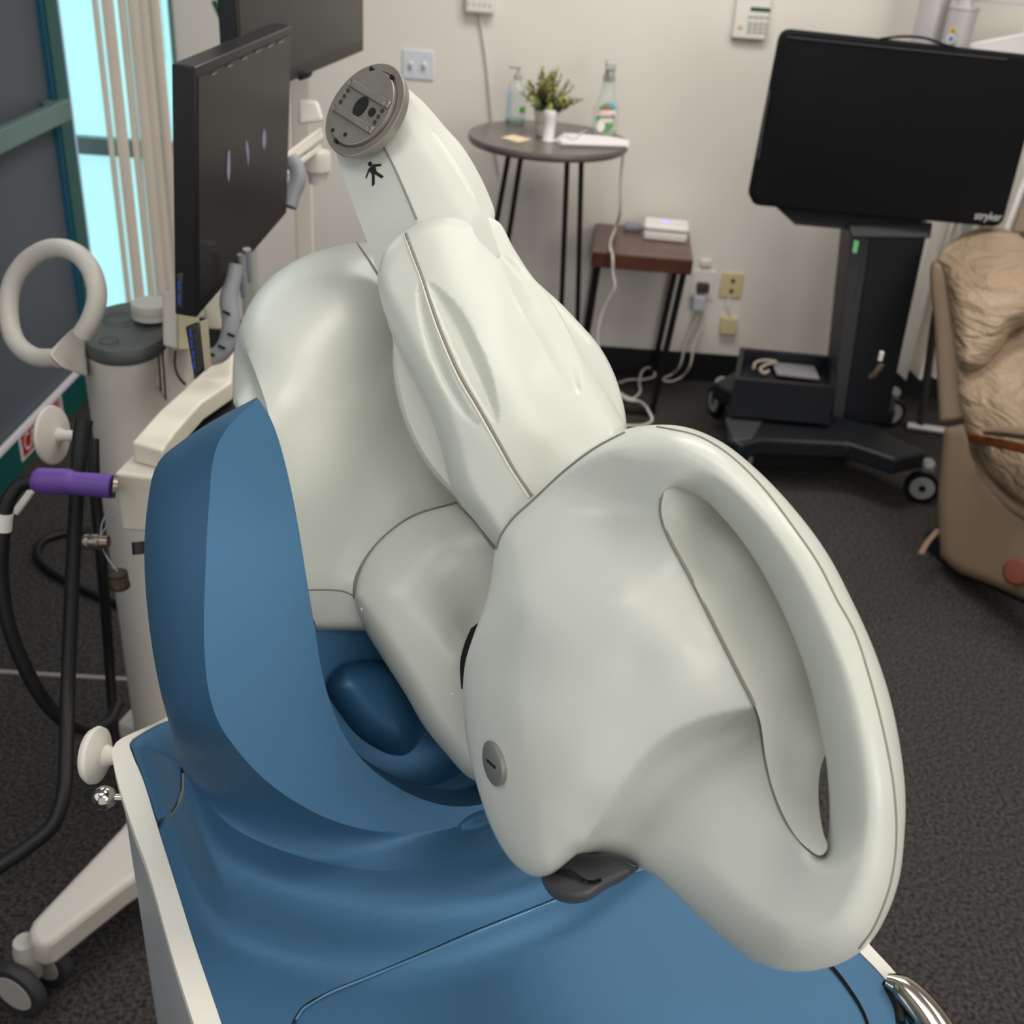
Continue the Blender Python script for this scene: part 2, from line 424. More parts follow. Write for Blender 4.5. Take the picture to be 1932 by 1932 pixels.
rl_i = [ringp(x, y, 0.001) for x, y in inner]
rl_ib = [ringp(x, y)-nR*0.055+e1*0.004 for x, y in inner]
rl_o = [ringp(x, y, o) for x, y, o in outer]+[P(x, y, deck_t([(x, y)])[0]+0.008) for x, y in valley]
cc = resample(catmull(np.array(rl_c), 6), n=110); ii = resample(catmull(np.array(rl_i), 6), n=110)
ib = resample(catmull(np.array(rl_ib), 6), n=110); tp = np.clip(np.arange(110)/26, 0, 1)[:, None]**1.3; ib = ii*(1-tp)+ib*tp; oo = resample(catmull(np.array(rl_o), 6), n=110)
ob = [ib[k]*.8+oo[k]*.2-nR*0.05*min(1, max(0, k-6)/26) for k in range(110)]
# soft bulge between the crease and the back edge of the flank
G = []
for k in range(110):
    c, o, i_, b_ = cc[k], oo[k], ii[k], ib[k]
    w = 1-abs(2*k/109-1)
    w0 = min(1.0, 0.25+k/30)
    row = [b_, i_-nR*0.004, i_*0.985+c*0.015]
    row += [i_*(1-s)+c*s for s in (0.08, 0.3, 0.55, 0.8, 0.93)]
    low = np.clip((k-50)/18, 0, 1)      # below: concave sweep into the deck instead of a convex flank
    pc, po = np.array(proj(c)[:2]), np.array(proj(o)[:2]); dv_ = (po-pc)/(np.linalg.norm(po-pc)+1e-6)
    ps_ = po+dv_*18; sk = P(ps_[0], ps_[1], deck_t([ps_])[0]+.0002) if low > 0 else o
    vv_ = P(po[0], po[1], deck_t([po])[0]) if low > 0 else o
    for s in (0.0, 0.05, 0.13, 0.24, 0.36, 0.5, 0.64, 0.76, 0.88, 0.95, 1.0):
        q = (c*(1-s)+o*s)*(1-low)+low*(c*(1-s)**2+vv_*2*s*(1-s)+sk*s*s)
        out = math.sin(s*math.pi)
        conv = (-e1*0.010-nR*0.0)*out*w0*(1-low)
        conc = -nR*0.0*out*low
        row.append(q+conv+conc)
    row.append(ob[k])
    G.append(row)
SHR = MB(); SHR.grid(G)
SHR.f.append(tuple(range(len(G[0])))); 
SHR = SHR.build('blue_shroud', M_blue, ROB, angle=28)
# recessed disc inside the shroud, with its bulge
rec = [(560,1120,4,'c'),(700,1120),(860,1250),(1000,1450,4,'c'),(950,1530),(860,1536),(790,1520),(730,1488),(680,1445),(640,1392),(612,1330),(590,1240)]
RECT = lambda q: t_plane(q, P0-nR*0.095, nR)
R1 = shell(rec, RECT, 0.0, 0.03, r=5, step=9, rings=()).build('recessed_disc', M_blue2, ROB)
dome = [(616,1292),(640,1257),(676,1246),(716,1246),(760,1262),(790,1310),(803,1360),(790,1402),(765,1425),(735,1424),(705,1410),(672,1386),(642,1348),(622,1318)]
shell(dome, lambda q: RECT(q)+0.003, lambda q: np.full(len(q), 0.032), 0.01, r=66, step=6, power=2.0).build('recess_bulge', M_blue2, ROB)
# ---- shoulder -----------------------------------------------------------
sh = [(440,760,8,'c'),(440,700),(443,660),(452,618),(466,582),(492,543),(530,508),(580,481),(640,464),(690,458),(730,470,20),(830,560,20),(920,760,20),(960,900,20),(960,1010,20,'c'),(800,1100,20,'c'),(700,1190,14,'c'),(590,1190,14,'c'),(558,1110,6),(510,930,6),(462,800,6)]
sh_mid = [(440,700,1.055),(452,618,1.070),(492,543,1.105),(580,481,1.140),(690,458,1.160),(830,560,1.140),(480,700,1.035),(495,790,0.980),(540,930,0.965),(585,1110,0.995),(600,1190,1.015),(700,1190,1.035),
          (530,660,1.035),(600,620,1.050),(650,560,1.080),(570,800,1.005),(620,900,1.005),(650,780,1.035),(720,700,1.085),(740,830,1.070),(690,950,1.035),(640,1050,1.015),(760,940,1.050),(680,1110,1.015),(640,1130,1.015),(860,950,1.070),(900,760,1.110),(960,1000,1.070)]
fs_ = [(449,590),(457,638),(480,698),(500,755),(510,800),(514,850),(520,1000)]
SHO = shell(sh, sh_mid, 0.035, 0.16, r=40, step=7, rings=(1.5, 4, 10, 20), scoops=[(fs_+[(400,1000),(400,590)], .03, 16, fs_, 200)]).build('shoulder_shell', M_white, ROB)
TS = [bvh(SHO)]
seam(TS, [(582,1113),(620,1113),(645,1115),(662,1121),(669,1126)], 0.0008).build('shell_seam', M_seamd, ROB)
seam(TS, [(674,459),(690,482),(704,503),(714,520)], 0.0012).build('shell_seam', M_seamd, ROB)
# ---- upper arm ----------------------------------------------------------
ua = [(668,1126,10,'c'),(672,1092,10),(690,1055,10),(725,1014,10),(780,975,10),(862,950,8,'c'),(900,985,8),(936,1030,10,'c'),(1010,1020,20,'c'),(1080,1200,40),(1060,1400,40),(980,1490,40,'c'),(890,1470,40),(840,1420,40),(800,1370,40),(760,1302,40),(720,1240,40),(690,1190,35),(676,1155,24)]
ua_mid = [(668,1126,0.985),(725,1014,0.995),(862,950,0.995),(936,1030,0.980),(690,1190,0.995),(760,1302,0.995),(840,1420,0.995),(890,1470,0.995),(900,1200,0.980),(1060,1400,1.000),(1080,1200,0.990)]
ua_b = [(680,1100,.012),(725,1040,.012),(800,990,.010),(862,960,.006),(930,1040,.02),(720,1110,.030),(760,1180,.047),(800,1250,.053),(850,1340,.056),(900,1420,.055),(790,1080,.030),(850,1130,.022),(900,1160,.012),(880,1050,.018),(820,1020,.020),(830,1190,.046),(870,1240,.05),(940,1100,.015),(1000,1250,.05),(700,1170,.035),(850,1160,.030),(890,1190,.022)]
UA = shell(ua, ua_mid, ua_b, 0.07, r=46, step=7).build('upper_arm_shell', M_white, ROB)
TU = [bvh(UA)]
seam(TS+TU, [(669,1128),(671,1095),(689,1056),(724,1014),(780,974),(861,949)], 0.0017, lift=0.0).build('shell_seam', M_seamd, ROB)
for (x, y) in ((683, 1149), (853, 1309)):
    c = cast(TU, [(x, y)])[0]; MB().lathe(c, CAM-c, [(0.0012, -0.001), (0.0012, 0.0003)], 10).build('screw_hole', M_rim, ROB)
# black sheet painting the shade in the gap between upper arm and elbow
gk = [(906,1172,4,'c'),(888,1186,4,'c'),(876,1215),(868,1250),(870,1300,4,'c'),(930,1300,4,'c'),(940,1180,4,'c')]
shell(gk, 0.889, 0.0, 0.03, r=5, step=7, rings=()).build('gap_shade_sheet', M_hole, ROB)
# ---- forearm ------------------------------------------------------------
neck_L = [(618,250),(634,290),(650,340),(672,402),(695,462),(716,522),(740,590)]
neck_F = [(700,235),(722,268),(748,325),(772,380),(795,430),(822,490),(850,550)]
neck_C = [(764,172),(790,208),(820,255),(850,300),(886,354),(906,396),(918,424),(945,480)]
neck_R = [(764,162),(802,196),(840,240),(872,276),(902,325),(924,372),(934,405),(925,440)]
def dl(pts, z0, z1, d): return [P(x, y, z0+(z1-z0)*i/(len(pts)-1)+d) for i, (x, y) in enumerate(pts)]
nL, nF, nC, nR_ = dl(neck_L, 1.03, .965, .035), dl(neck_F, 1.03, .965, 0.0), dl(neck_C, 1.035, .965, .002), dl(neck_R, 1.05, .975, .035)
nM = [a*.5+b*.5 for a, b in zip([np.array(q) for q in resample(catmull(nF, 6), n=20)], [np.array(q) for q in resample(catmull(nC, 6), n=20)])]
nM = [q+(CAM-q)*0.006 for q in nM]
nB = [q+(q-CAM)*0.10 for q in dl(neck_F, 1.03, .965, 0.0)]
nBL = [q+(q-CAM)*0.07 for q in nL]; nBR = [q+(q-CAM)*0.06 for q in nR_]
def rs(r): return np.array(resample(catmull(np.array(r), 6), n=50))
RL = {k: rs(v) for k, v in dict(L=nL, F=nF, C=nC, R=nR_, B=nB, BL=nBL, BR=nBR, M=nM).items()}
G = []
for k in range(50):
    L_, F_, M_, C_, R_, B_, BL_, BR_ = (RL[q][k] for q in ('L', 'F', 'M', 'C', 'R', 'B', 'BL', 'BR'))
    G.append([BL_, L_*.85+BL_*.15, L_, L_*.9+F_*.1, L_*.5+F_*.5, L_*.08+F_*.92, F_, F_*.92+M_*.08, F_*.5+M_*.5, M_, M_*.5+C_*.5, M_*.12+C_*.88, C_, C_*.85+R_*.15, C_*.5+R_*.5, C_*.12+R_*.88, R_, R_*.8+BR_*.2, BR_, B_])
NK = MB(); NK.grid(G, closed_v=True); NK.f.append(tuple(range(len(G[0]))))
NK = NK.build('forearm_neck', M_white, ROB, angle=50)
TN = [bvh(NK)]
seam(TN, [(717,262),(748,325),(772,380),(786,414)], 0.0011).build('shell_seam', M_seamd, ROB)
# rear half of the forearm, a wider shell behind
fr = [(733,600,10),(741,640,10),(741,693,10),(751,757,10),(774,824,10),(810,885,12),(862,942,12),(930,1010,12),(1000,1020,12),(1120,930,12),(1183,810,12,'c'),(1178,770,10),(1160,708,10),(1132,655,10),(1090,606,10),(1040,556,10),(960,500,10),(850,520,10)]
FRR = shell(fr, [(741,640,1.0),(774,824,.975),(862,942,.95),(1183,810,.965),(1132,655,1.0),(1040,556,1.03),(900,700,.99),(850,520,1.02)], 0.02, 0.07, r=26, step=8).build('forearm_rear_shell', M_white, ROB)
ff = [(712,528,26),(715,505,26),(725,475,26),(744,451,26),(766,435,22),(800,415,22),(840,404,24),(878,405,28),(912,407,30),(942,420,40),(968,466,50),(1003,520,50),(1033,555,45),(1060,598,40),(1084,642,36),(1114,694,36),(1152,752,36),(1180,800,36,'c'),(1180,900,30),(1080,1040,30,'c'),(934,1030,30,'c'),(895,982,40),(866,947,45),(849,911,45),(828,831,45),(806,769,45),(777,704,45),(748,650,45),(730,604,40),(718,566,30)]
ff_mid = [(715,505,.985),(800,415,.99),(878,406,.995),(1000,520,.985),(1084,642,.965),(1180,800,.93),(1120,950,.90),(934,1030,.905),(849,911,.92),(777,704,.955),(730,604,.975)]
ff_b = [(740,490,.018),(790,440,.020),(860,430,.020),(920,450,.016),(780,560,.040),(860,560,.048),(940,560,.042),(1000,600,.03),(820,700,.050),(900,700,.064),(980,700,.060),(1050,700,.036),(860,830,.056),(930,830,.070),(1020,830,.066),(1100,800,.045),(920,950,.055),(1000,950,.06),(1080,900,.058),(1150,830,.04)]
scoopL = [(790,530),(800,556),(812,600),(830,650),(855,715),(885,770),(905,800),(899,803),(870,782),(838,735),(812,680),(795,625),(786,570)]
scoopR = [(806,530),(835,548),(866,580),(900,640),(925,700),(937,745),(942,790),(936,800),(912,768),(886,725),(860,672),(838,620),(818,570)]
scoopT = [(943,478),(975,492),(1010,520),(1040,555),(1065,600),(1085,650),(1096,700),(1096,745),(1080,740),(1050,700),(1015,640),(980,580),(955,530)]
FF = shell(ff, ff_mid, ff_b, 0.06, r=40, step=5.5, scoops=[(scoopL, .010, 26), (scoopR, .013, 32), (scoopT, .009, 36)]).build('forearm_front_shell', M_white, ROB, angle=100)
TF = [bvh(FF)]
seam(TF, [(764,436),(780,480),(797,525),(812,570),(834,632),(870,712),(905,772),(938,830),(970,888),(1003,936)], 0.0018, lift=-0.0004, step=6).build('shell_seam', M_seamd, ROB)
seam(TF, [(760,436),(776,480),(793,525),(807,570),(829,632),(864,712),(899,772),(933,832),(965,888),(998,938)], 0.0010, lift=0.0004, step=6).build('forearm_fin', M_rim, ROB)
# wrist plate ----------------------------------------------------------------
vd = rays([(686, 206)])[0]; vd /= np.linalg.norm(vd); m2 = -0.76*RI+0.65*UI; m2 -= vd*(m2 @ vd); m2 /= np.linalg.norm(m2)
nd = m2*math.sin(math.radians(52))-vd*math.cos(math.radians(52)); nd /= np.linalg.norm(nd)
cD = P(686.5, 206, 1.02); rD = 95/2100*1.02
mx = 0.65*RI+0.76*UI; mx -= nd*(mx @ nd); mx /= np.linalg.norm(mx); my = np.cross(nd, mx)
PL = MB().lathe(cD-nd*0.016, nd, [(rD*.93, .006), (rD*.97, .007), (rD*.97, .011), (rD, .0112), (rD, .0155), (rD*.985, .016), (rD*.84, .016), (rD*.83, .0145), (rD*.81, .0145), (rD*.805, .0190), (rD*.79, .0195), (0.0001, .0195)], 64).build('mounting_plate', M_steel, ROB, angle=25)
def dk(u, v, h=0.0): return cD+nd*(0.004+h)+mx*u*rD+my*v*rD
sgn = 1 if proj(dk(0, 1))[0] < proj(dk(0, 0))[0] else -1     # +v towards the upper left of the photo
def dq(u, v, h=0.0): return dk(u, sgn*v, h)
Rm = np.array([mx, my, nd]).T
for u in (-0.28, 0.30):
    MB().box(dq(u, 0, 0.0008), (0.15*rD, 1.40*rD, 0.0026), Rm).build('clamp_bar', M_steel, PL, bevel=0.0008)
    for v in (0.62, -0.62):
        MB().lathe(dq(u, v, .0014), nd, [(0.0036, 0), (0.0036, .0014), (0.0024, .0014), (0.0020, .0004)], 20).build('clamp_screw', M_steel, PL)
MB().lathe(dq(0.0, 0.02, -0.001), nd, [(0.0098, 0), (0.0098, .0016), (0.0085, .0017)], 28, up=my, sy=0.8).build('plate_bore', M_hole, PL)
MB().lathe(dq(0.02, -0.36, -0.001), nd, [(0.0042, 0), (0.0042, .0016)], 20).build('plate_bore', M_hole, PL)
for v in (0.62, -0.60):
    for u in (-0.12, 0.01, 0.14):
        MB().lathe(dq(u, v, -0.001), nd, [(0.0020, 0), (0.0020, .0016)], 12).build('plate_hole', M_steel2, PL)
for (u, v) in ((-.68, .35), (-.62, -.05), (.80, -.25), (-.82, .1), (.74, .40)):
    MB().lathe(dq(u, v, -0.003), nd, [(0.0020, 0), (0.0020, .0031)], 12).build('plate_hole', M_hole, PL)
# striding figure printed on the neck
def flat_on(trees, poly, lift=0.0006):
    c = cast(trees, poly, lift); return MB().add(c, [tuple(range(len(c)))])
fig = MB()
def addp(poly):
    c = cast(TN, poly, 0.0007); fig.add(c, [tuple(range(len(c)))])
S_ = 400/1932
def z5(pts): return [(560+x*S_, 80+y*S_) for x, y in pts]
addp(z5([(668+20*math.cos(a), 1108+22*math.sin(a)) for a in np.linspace(0, 2*math.pi, 18, endpoint=False)]))
addp(z5([(655,1150),(700,1112),(712,1125),(725,1165),(722,1180),(690,1210),(668,1185)]))
addp(z5([(695,1110),(771,1106),(766,1126),(705,1134)])); addp(z5([(655,1148),(668,1160),(634,1238),(622,1238)]))
addp(z5([(682,1195),(708,1190),(710,1290),(684,1314)])); addp(z5([(700,1195),(720,1170),(792,1220),(772,1240)]))
fig.build('person_pictogram', M_black, ROB)
# ---- elbow --------------------------------------------------------------
eo = [(1215,803,70),(1290,805,70),(1360,833,72),(1430,888,74),(1500,962,76),(1560,1043,76),(1610,1138,76),(1650,1228,76),(1680,1320,76),(1700,1420,76),(1708,1500,76),(1706,1580,80),(1696,1660,85),(1675,1722,90),(1640,1780,90),(1592,1815,90),(1530,1832,90),(1470,1830,90),(1420,1812,95),(1380,1785,95),(1330,1740,95),(1280,1692,90),(1240,1657,70),(1205,1637,50),(1165,1620,40),(1122,1612,34),(1090,1612,30),(1074,1624,30),(1055,1640,30),(1035,1652,34),(1005,1653,50),(972,1632,70),(945,1597,90),(922,1550,105),(905,1500,115),(889,1440,120),(878,1380,120),(873,1310,115),(878,1250,110),(893,1200,100),(912,1150,90),(925,1100,70),(932,1050,50),(940,1012,30),(965,975,24),(1005,935,24),(1060,885,26),(1120,840,34),(1170,814,50)]
hole = [(1266,925,10),(1290,928,30),(1330,945,62),(1375,990,72),(1420,1050,76),(1465,1130,76),(1500,1210,76),(1530,1300,76),(1548,1380,76),(1558,1430,76),(1564,1500,76),(1564,1560,74),(1557,1600,50),(1546,1609,22),(1520,1590,8),(1490,1550,5),(1465,1490,4),(1450,1430,4),(1440,1362,4),(1430,1330,4),(1400,1270,4),(1360,1190,4),(1310,1090,4),(1264,1003,4),(1253,965,4),(1255,938,6)]
def e_base(x, y): return 0.862-0.000165*(x-880)-0.00003*(y-1300)
EM = TPS([(x, y, e_base(x, y)-o) for x, y, o in [(880,1250,0),(900,1450,0),(940,1020,0),(1060,885,0),(1005,1653,0),(1180,812,.004),(1290,805,.012),(1430,888,.026),(1560,1043,.030),(1650,1228,.030),(1700,1420,.030),(1706,1580,.026),(1640,1780,.016),(1530,1832,.008),(1420,1812,.004),(1280,1692,0),(1165,1620,0),
   (1264,1003,.002),(1310,1090,.002),(1360,1190,.002),(1430,1330,.002),(1450,1430,.002),(1490,1550,.004),(1330,945,.018),(1375,990,.024),(1420,1050,.028),(1500,1210,.030),(1548,1380,.030),(1564,1500,.027),(1546,1609,.016)]], 1e-5)
e_mid = lambda q: EM(q)
e_b = [(930,1250,.050),(1000,1150,.070),(1000,1350,.074),(1000,1500,.058),(1010,1600,.038),(960,1080,.035),(1000,1000,.026),(1080,1150,.086),(1100,1300,.090),(1080,1450,.078),(1060,1560,.052),(1100,1030,.052),(1180,1120,.088),(1200,1250,.092),(1180,1380,.088),(1130,1490,.070),(1260,1380,.083),(1350,1330,.074),(1430,1325,.056),
       (1060,930,.024),(1130,900,.036),(1180,860,.050),(1150,960,.028),(1200,960,.034),(1250,880,.052),(1240,990,.044),(1262,1040,.060),(1300,1110,.064),(1345,1200,.064),(1395,1285,.060),(1250,1130,.080),(1290,1220,.084),(1320,1290,.082),
       (1200,1520,.054),(1300,1450,.060),(1400,1420,.054),(1150,1590,.032),(1250,1600,.036),(1330,1560,.048),(1430,1520,.048),(1300,1650,.040),(1380,1680,.050),(1460,1640,.052),(1520,1660,.056),(1480,1760,.060),(1580,1740,.058),
       (1640,1600,.054),(1640,1450,.054),(1600,1250,.054),(1520,1080,.054),(1420,950,.054),(1320,870,.054)]
fl_ = [(1446,1330),(1400,1336),(1350,1347),(1300,1364),(1250,1392),(1205,1436),(1165,1490),(1130,1545),(1076,1626)]
FOLD = (fl_+[(1060,1660),(1200,1720),(1420,1900),(1800,1900),(1800,1640),(1560,1615),(1500,1500),(1460,1400)], .030, 46, fl_, 105)
ELB = shell(eo, e_mid, e_b, lambda q: np.full(len(q), 0.055), r=70, step=6.5, holes=[hole], power=2.0, rings=(1.5, 4, 9, 18), scoops=[FOLD]).build('elbow_shell', M_white, ROB, angle=60)
TE = [bvh(ELB)]
EB = TPS(e_b)
lseam = [(1266,925),(1255,938),(1253,965),(1264,1003),(1310,1090),(1360,1190),(1400,1270),(1430,1330),(1440,1362),(1450,1430),(1465,1490),(1490,1550),(1520,1590),(1548,1609)]
# liner of the hand slot, sinking away behind the handle, open low on the far side
lct = [(x, y, e_mid(np.array([(x, y)]))[0]-EB(np.array([(x, y)]))[0]+.002) for x, y in lseam[1:-1]]
far = [(1310,935,.040),(1340,985,.058),(1390,1050,.060),(1450,1150,.062),(1500,1245,.062),(1530,1318,.066),(1545,1420,.058),(1545,1520,.050),(1553,1590,.02)]
lct += [(x, y, e_mid(np.array([(x, y)]))[0]-.055+d) for x, y, d in far]
lct += [(1470,1322,e_mid(np.array([(1480,1324)]))[0]-.022),(1500,1450,e_mid(np.array([(1500,1450)]))[0]-.016),(1400,1180,e_mid(np.array([(1400,1180)]))[0]-.028),(1330,1060,e_mid(np.array([(1330,1060)]))[0]-.028)]
lin_o = [(1258,920,3),(1250,940,3),(1248,968,3),(1259,1006,3),(1305,1093,3),(1355,1193,3),(1395,1273,3),(1425,1333,3),(1435,1364,3),(1445,1432,3),(1460,1493,3),(1486,1553,3),(1516,1594,3),(1548,1614,3),(1561,1600,3),(1553,1570,3),(1546,1530,3),(1544,1490,3),(1548,1450,3),(1560,1415,3),(1570,1380,3),(1550,1290,3),(1510,1190,3),(1450,1080,3),(1390,985,3),(1330,930,3),(1290,915,3)]
shell(lin_o, lct, 0.0, 0.012, r=4, step=7, rings=()).build('slot_liner', M_white, ROB, angle=60)
seam(TE, [(x-7, y+1) for x, y in lseam[1:-1]], 0.0013, lift=0.0006, step=8).build('shell_seam', M_seamd, ROB)
rseam = [(1240,806),(1300,818),(1333,831),(1382,864),(1441,923),(1496,995),(1545,1067),(1578,1132),(1611,1192),(1640,1280),(1662,1364),(1678,1440),(1687,1505),(1690,1560),(1687,1620),(1674,1683),(1645,1753),(1620,1788)]
seam(TE, rseam, 0.0011, lift=-0.0004, step=14).build('shell_seam', M_seamd, ROB)
seam(TE, [(x+3, y+4) for x, y in [(934,1032),(941,1010),(964,976),(1005,938),(1060,887),(1120,842),(1176,812)]], 0.0013, lift=0.0004).build('shell_seam', M_seamd, ROB)
# lock cap
cl = cast(TE, [(932, 1440), (925, 1430), (940, 1430), (932, 1455)])
nl = np.cross(cl[2]-cl[1], cl[3]-cl[0]); nl = nl/np.linalg.norm(nl); nl = nl if nl @ (CAM-cl[0]) > 0 else -nl
nl = nl*0.8+0.2*(-RI); nl /= np.linalg.norm(nl)
M_lock = mat('grey_lock_metal', '#85827e', .45, metal=.35)
LK = MB().lathe(cl[0]-nl*0.004, nl, [(.0165, 0), (.0165, .0055), (.0155, .0062), (.0001, .0062)], 40).build('lock_cap', M_lock, ROB)
MB().box(cl[0]+nl*0.0022, (.0145, .0022, .001), frame_z(nl, tuple(UI+0.45*RI))).build('cap_slot', M_hole, LK)
# rubber boot below the elbow
bt = [(1075,1616,8,'c'),(1100,1610),(1160,1618),(1205,1640,8,'c'),(1175,1662),(1140,1680),(1110,1700),(1075,1705),(1045,1695),(1028,1675),(1022,1655),(1045,1640)]
BT = shell(bt, lambda q: e_mid(q)+0.006, [(1060,1650,.010),(1100,1630,.004),(1110,1665,.022),(1060,1685,.028),(1140,1640,.014),(1085,1648,.016),(1040,1668,.012)], 0.03, r=24, step=5, scoops=[([(1040,1645),(1075,1640),(1110,1660),(1145,1655),(1120,1672),(1075,1660)], .010, 8)]).build('rubber_boot', M_rubber, ROB, angle=60)
# mushroom hook and ball stud on the cabinet side
def hook(x, y, t, L, rd, nm_parent, m, tilt=0.0):
    c = P(x, y, t); ax = RI*1.0+UI*(-0.05)-FW*0.35*tilt; ax /= np.linalg.norm(ax)
    return MB().lathe(c, ax, [(.0001, -.012), (rd*.55, -.011), (rd*.9, -.007), (rd, -.002), (rd*.97, .002), (rd*.75, .006), (.012, .010), (.0085, .018), (.0085, L)], 40)
# hook and ball stud on the robot's side
hk = hook(183, 1425, 1.16, 0.024, 0.030, None, None, .35).build('bag_hook', M_rim, ROB, label='round white hook disc')
bc = P(197, 1505, 1.10)
MB().lathe(bc, RI, [(.0118*math.sin(a), -.0118*math.cos(a)) for a in np.linspace(.02, math.pi-.02, 18)], 28).build('ball_stud', M_chrome, ROB, label='chrome ball')
MB().tube([bc+RI*.009, bc+RI*.022], .004, smooth=0).build('stud_neck', M_chrome, ROB)
# ================================================================== room
M_wall = mat('painted_wall', '#dcd6ce', 0.85, vary=0.015, vscale=2, bump=0.15, bscale=160, bdist=0.002)
M_carpet = mat('dark_carpet', '#4a4745', 0.95, color2='#232222', vscale=120, bump=0.6, bscale=180, bdist=0.006, spec=0.15, detail=4)
M_base = mat('black_baseboard', '#121214', 0.5)
M_teal = mat('teal_door_frame', '#0b5350', 0.4, vary=0.05, vscale=3)
M_tint = mat('tinted_glass', '#596069', 0.5, spec=0.12, vary=0.05, vscale=1.2)
M_alu = mat('pale_green_aluminium', '#6f8a88', 0.45, metal=0.3)
M_white = M_white
M_sky = mat('backlit_film', '#b5ecf2', 0.6, emit=0.8, ecol='#b4f0f6', vary=0.05, vscale=1.5)
M_blind = mat('vertical_blind_vinyl', '#ddd0c0', 0.6, vary=0.02, vscale=3)
M_gapl = mat('daylight_between_slats', '#dfeeff', 0.6, emit=1.0, ecol='#d5e8ff')
YB = 4.18; XL = -1.55; Zc = 2.8
def slab(nm, a, b, m, kind=True, parent=None, bevel=0):
    a, b = np.array(a, float), np.array(b, float)
    o = MB().box((a+b)/2, np.abs(b-a)).build(nm, m, parent, bevel=bevel)
    return struct(o) if kind else o
slab('floor', (-3.2, -1.2, -0.05), (4.0, YB, 0.0), M_carpet)
slab('wall_back', (-1.30, YB, 0), (4.0, YB+.12, Zc), M_wall)
slab('wall_back_stub', (-1.80, YB, 0), (-1.72, YB+.12, Zc), M_wall).name = 'wall_corner'
slab('ceiling', (-3.2, -1.6, Zc), (4.1, YB+.12, Zc+.05), mat('ceiling_tile', '#d8d4cc', .9))
slab('wall_right', (4.0, -1.2, 0), (4.1, YB, Zc), M_wall)
slab('baseboard_back', (-1.30, YB-.012, 0), (4.0, YB, .115), M_base)
# window beside the corner, backlit
win = slab('window_1', (-1.72, YB+.05, .06), (-1.30, YB+.07, Zc), M_sky)
slab('window_sill', (-1.72, YB-.02, 0.0), (-1.30, YB+.04, .06), M_alu, False, win)
slab('transom', (-1.72, YB-.005, .72), (-1.30, YB+.04, .78), M_alu, False, win)
slab('mullion', (-1.315, YB-.01, .06), (-1.30, YB+.04, Zc), M_alu, False, win)
# left shopfront door in tinted glass
door = struct(MB().box((XL-.02, 2.0, 1.45), (.02, 3.36, 2.66)).build('door_1', M_tint))
slab('bottom_rail', (XL-.05, 0.3, 0.0), (XL+.004, 3.70, .112), M_teal, False, door)
slab('glass_foot_sheen', (XL-.004, 0.3, .112), (XL+.012, 3.70, .126), mat('white_edge_sheen', '#e6e4ea', .5), False, door)  # white strip paints the light reflected along the foot of the glass
slab('frame_post', (XL-.12, 3.68, 0), (XL+.012, 3.775, Zc), M_teal, False, door)
slab('frame_edge', (XL-.02, 3.662, .12), (XL+.006, 3.682, Zc), mat('blue_edge_film', '#1c5c78', .4), False, door)
slab('frame_glow_edge', (XL-.06, 3.775, 0), (XL+.008, 3.80, Zc), mat('glowing_frame_edge', '#a9c3e6', .5, emit=.25), False, door)  # frame edge beside the window given a faint glow of its own
pb0, pb1 = on_x(125, 205, XL+.05), on_x(-30, 280, XL+.05)
PBm = MB().box((XL+.05, (pb0[1]+pb1[1])/2, pb0[2]), (.03, pb0[1]-pb1[1], .062)).build('push_bar', M_alu, door, bevel=.004)
MB().box((XL+.02, pb0[1]-.03, pb0[2]), (.05, .05, .05)).build('push_bar_mount', M_alu, door, bevel=.004)
slab('wall_left', (XL-.12, -1.2, 0), (XL-.06, 3.68, Zc), mat('dusk_outside_wall', '#39434c', .8))
# warning sticker on the bottom rail
def onr(x, y): return on_x(x, y, XL+.0055)
s0 = onr(34, 828); s1 = onr(42, 872); s2 = onr(104, 760)
y0, y1 = s1[1], s2[1]+.05; zb_, zt_ = max(s1[2], .012), .110
dec = MB().box((XL+.0055, (y0+y1)/2, (zb_+zt_)/2), (.001, y1-y0, zt_-zb_)).build('door_sticker', mat('sticker_white', '#d8d4d6', .5))
tag(dec, 'red and white lettered sticker low on the teal door rail', 'sticker')
MB().box((XL+.0065, (y0+y1)/2, (zb_+zt_)/2), (.001, (y1-y0)-.03, (zt_-zb_)-.016)).build('red_panel', mat('sticker_red', '#a01c1e', .5), dec)
text_mb('CAUTION', (XL+.0076, y0+.03, zb_+.020), (0, 1, 0), (0, 0, 1), .058, width=(y1-y0)-.06).build('sticker_lettering', mat('sticker_letter', '#dcd6d8', .5), dec)
# vertical blinds, each slat its own thing
slx = [(179, .011), (202, .021), (229, .014), (249, .019), (271, .022), (292, .016)]
VB = thing('vertical_blind', 'beige vertical slat blind hanging in the window corner', 'blind', on_y(230, 0, YB-.05)*np.array([1, 1, 0])+np.array([0, 0, Zc-.1]))
for k, (x, wd) in enumerate(slx):
    a = on_y(x, 0, YB-.05-.006*(k % 2))
    ang = math.radians([20, 12, 20, 8, 6, 10][k])
    rot = Matrix.Rotation(ang, 3, 'Z'); rr = np.array(rot)
    G = []
    for u in np.linspace(-1, 1, 7):
        off = rr @ np.array([u*wd, -.006*(1-u*u), 0])
        G.append([np.array([a[0]+off[0], a[1]+off[1], z]) for z in (.13, .8, 1.6, Zc-.1)])
    G2 = [[q+rr @ np.array([0, .0018, 0]) for q in r] for r in G]
    o = MB().grid(G+G2[::-1], closed_u=True).build('slat', M_blind, VB)
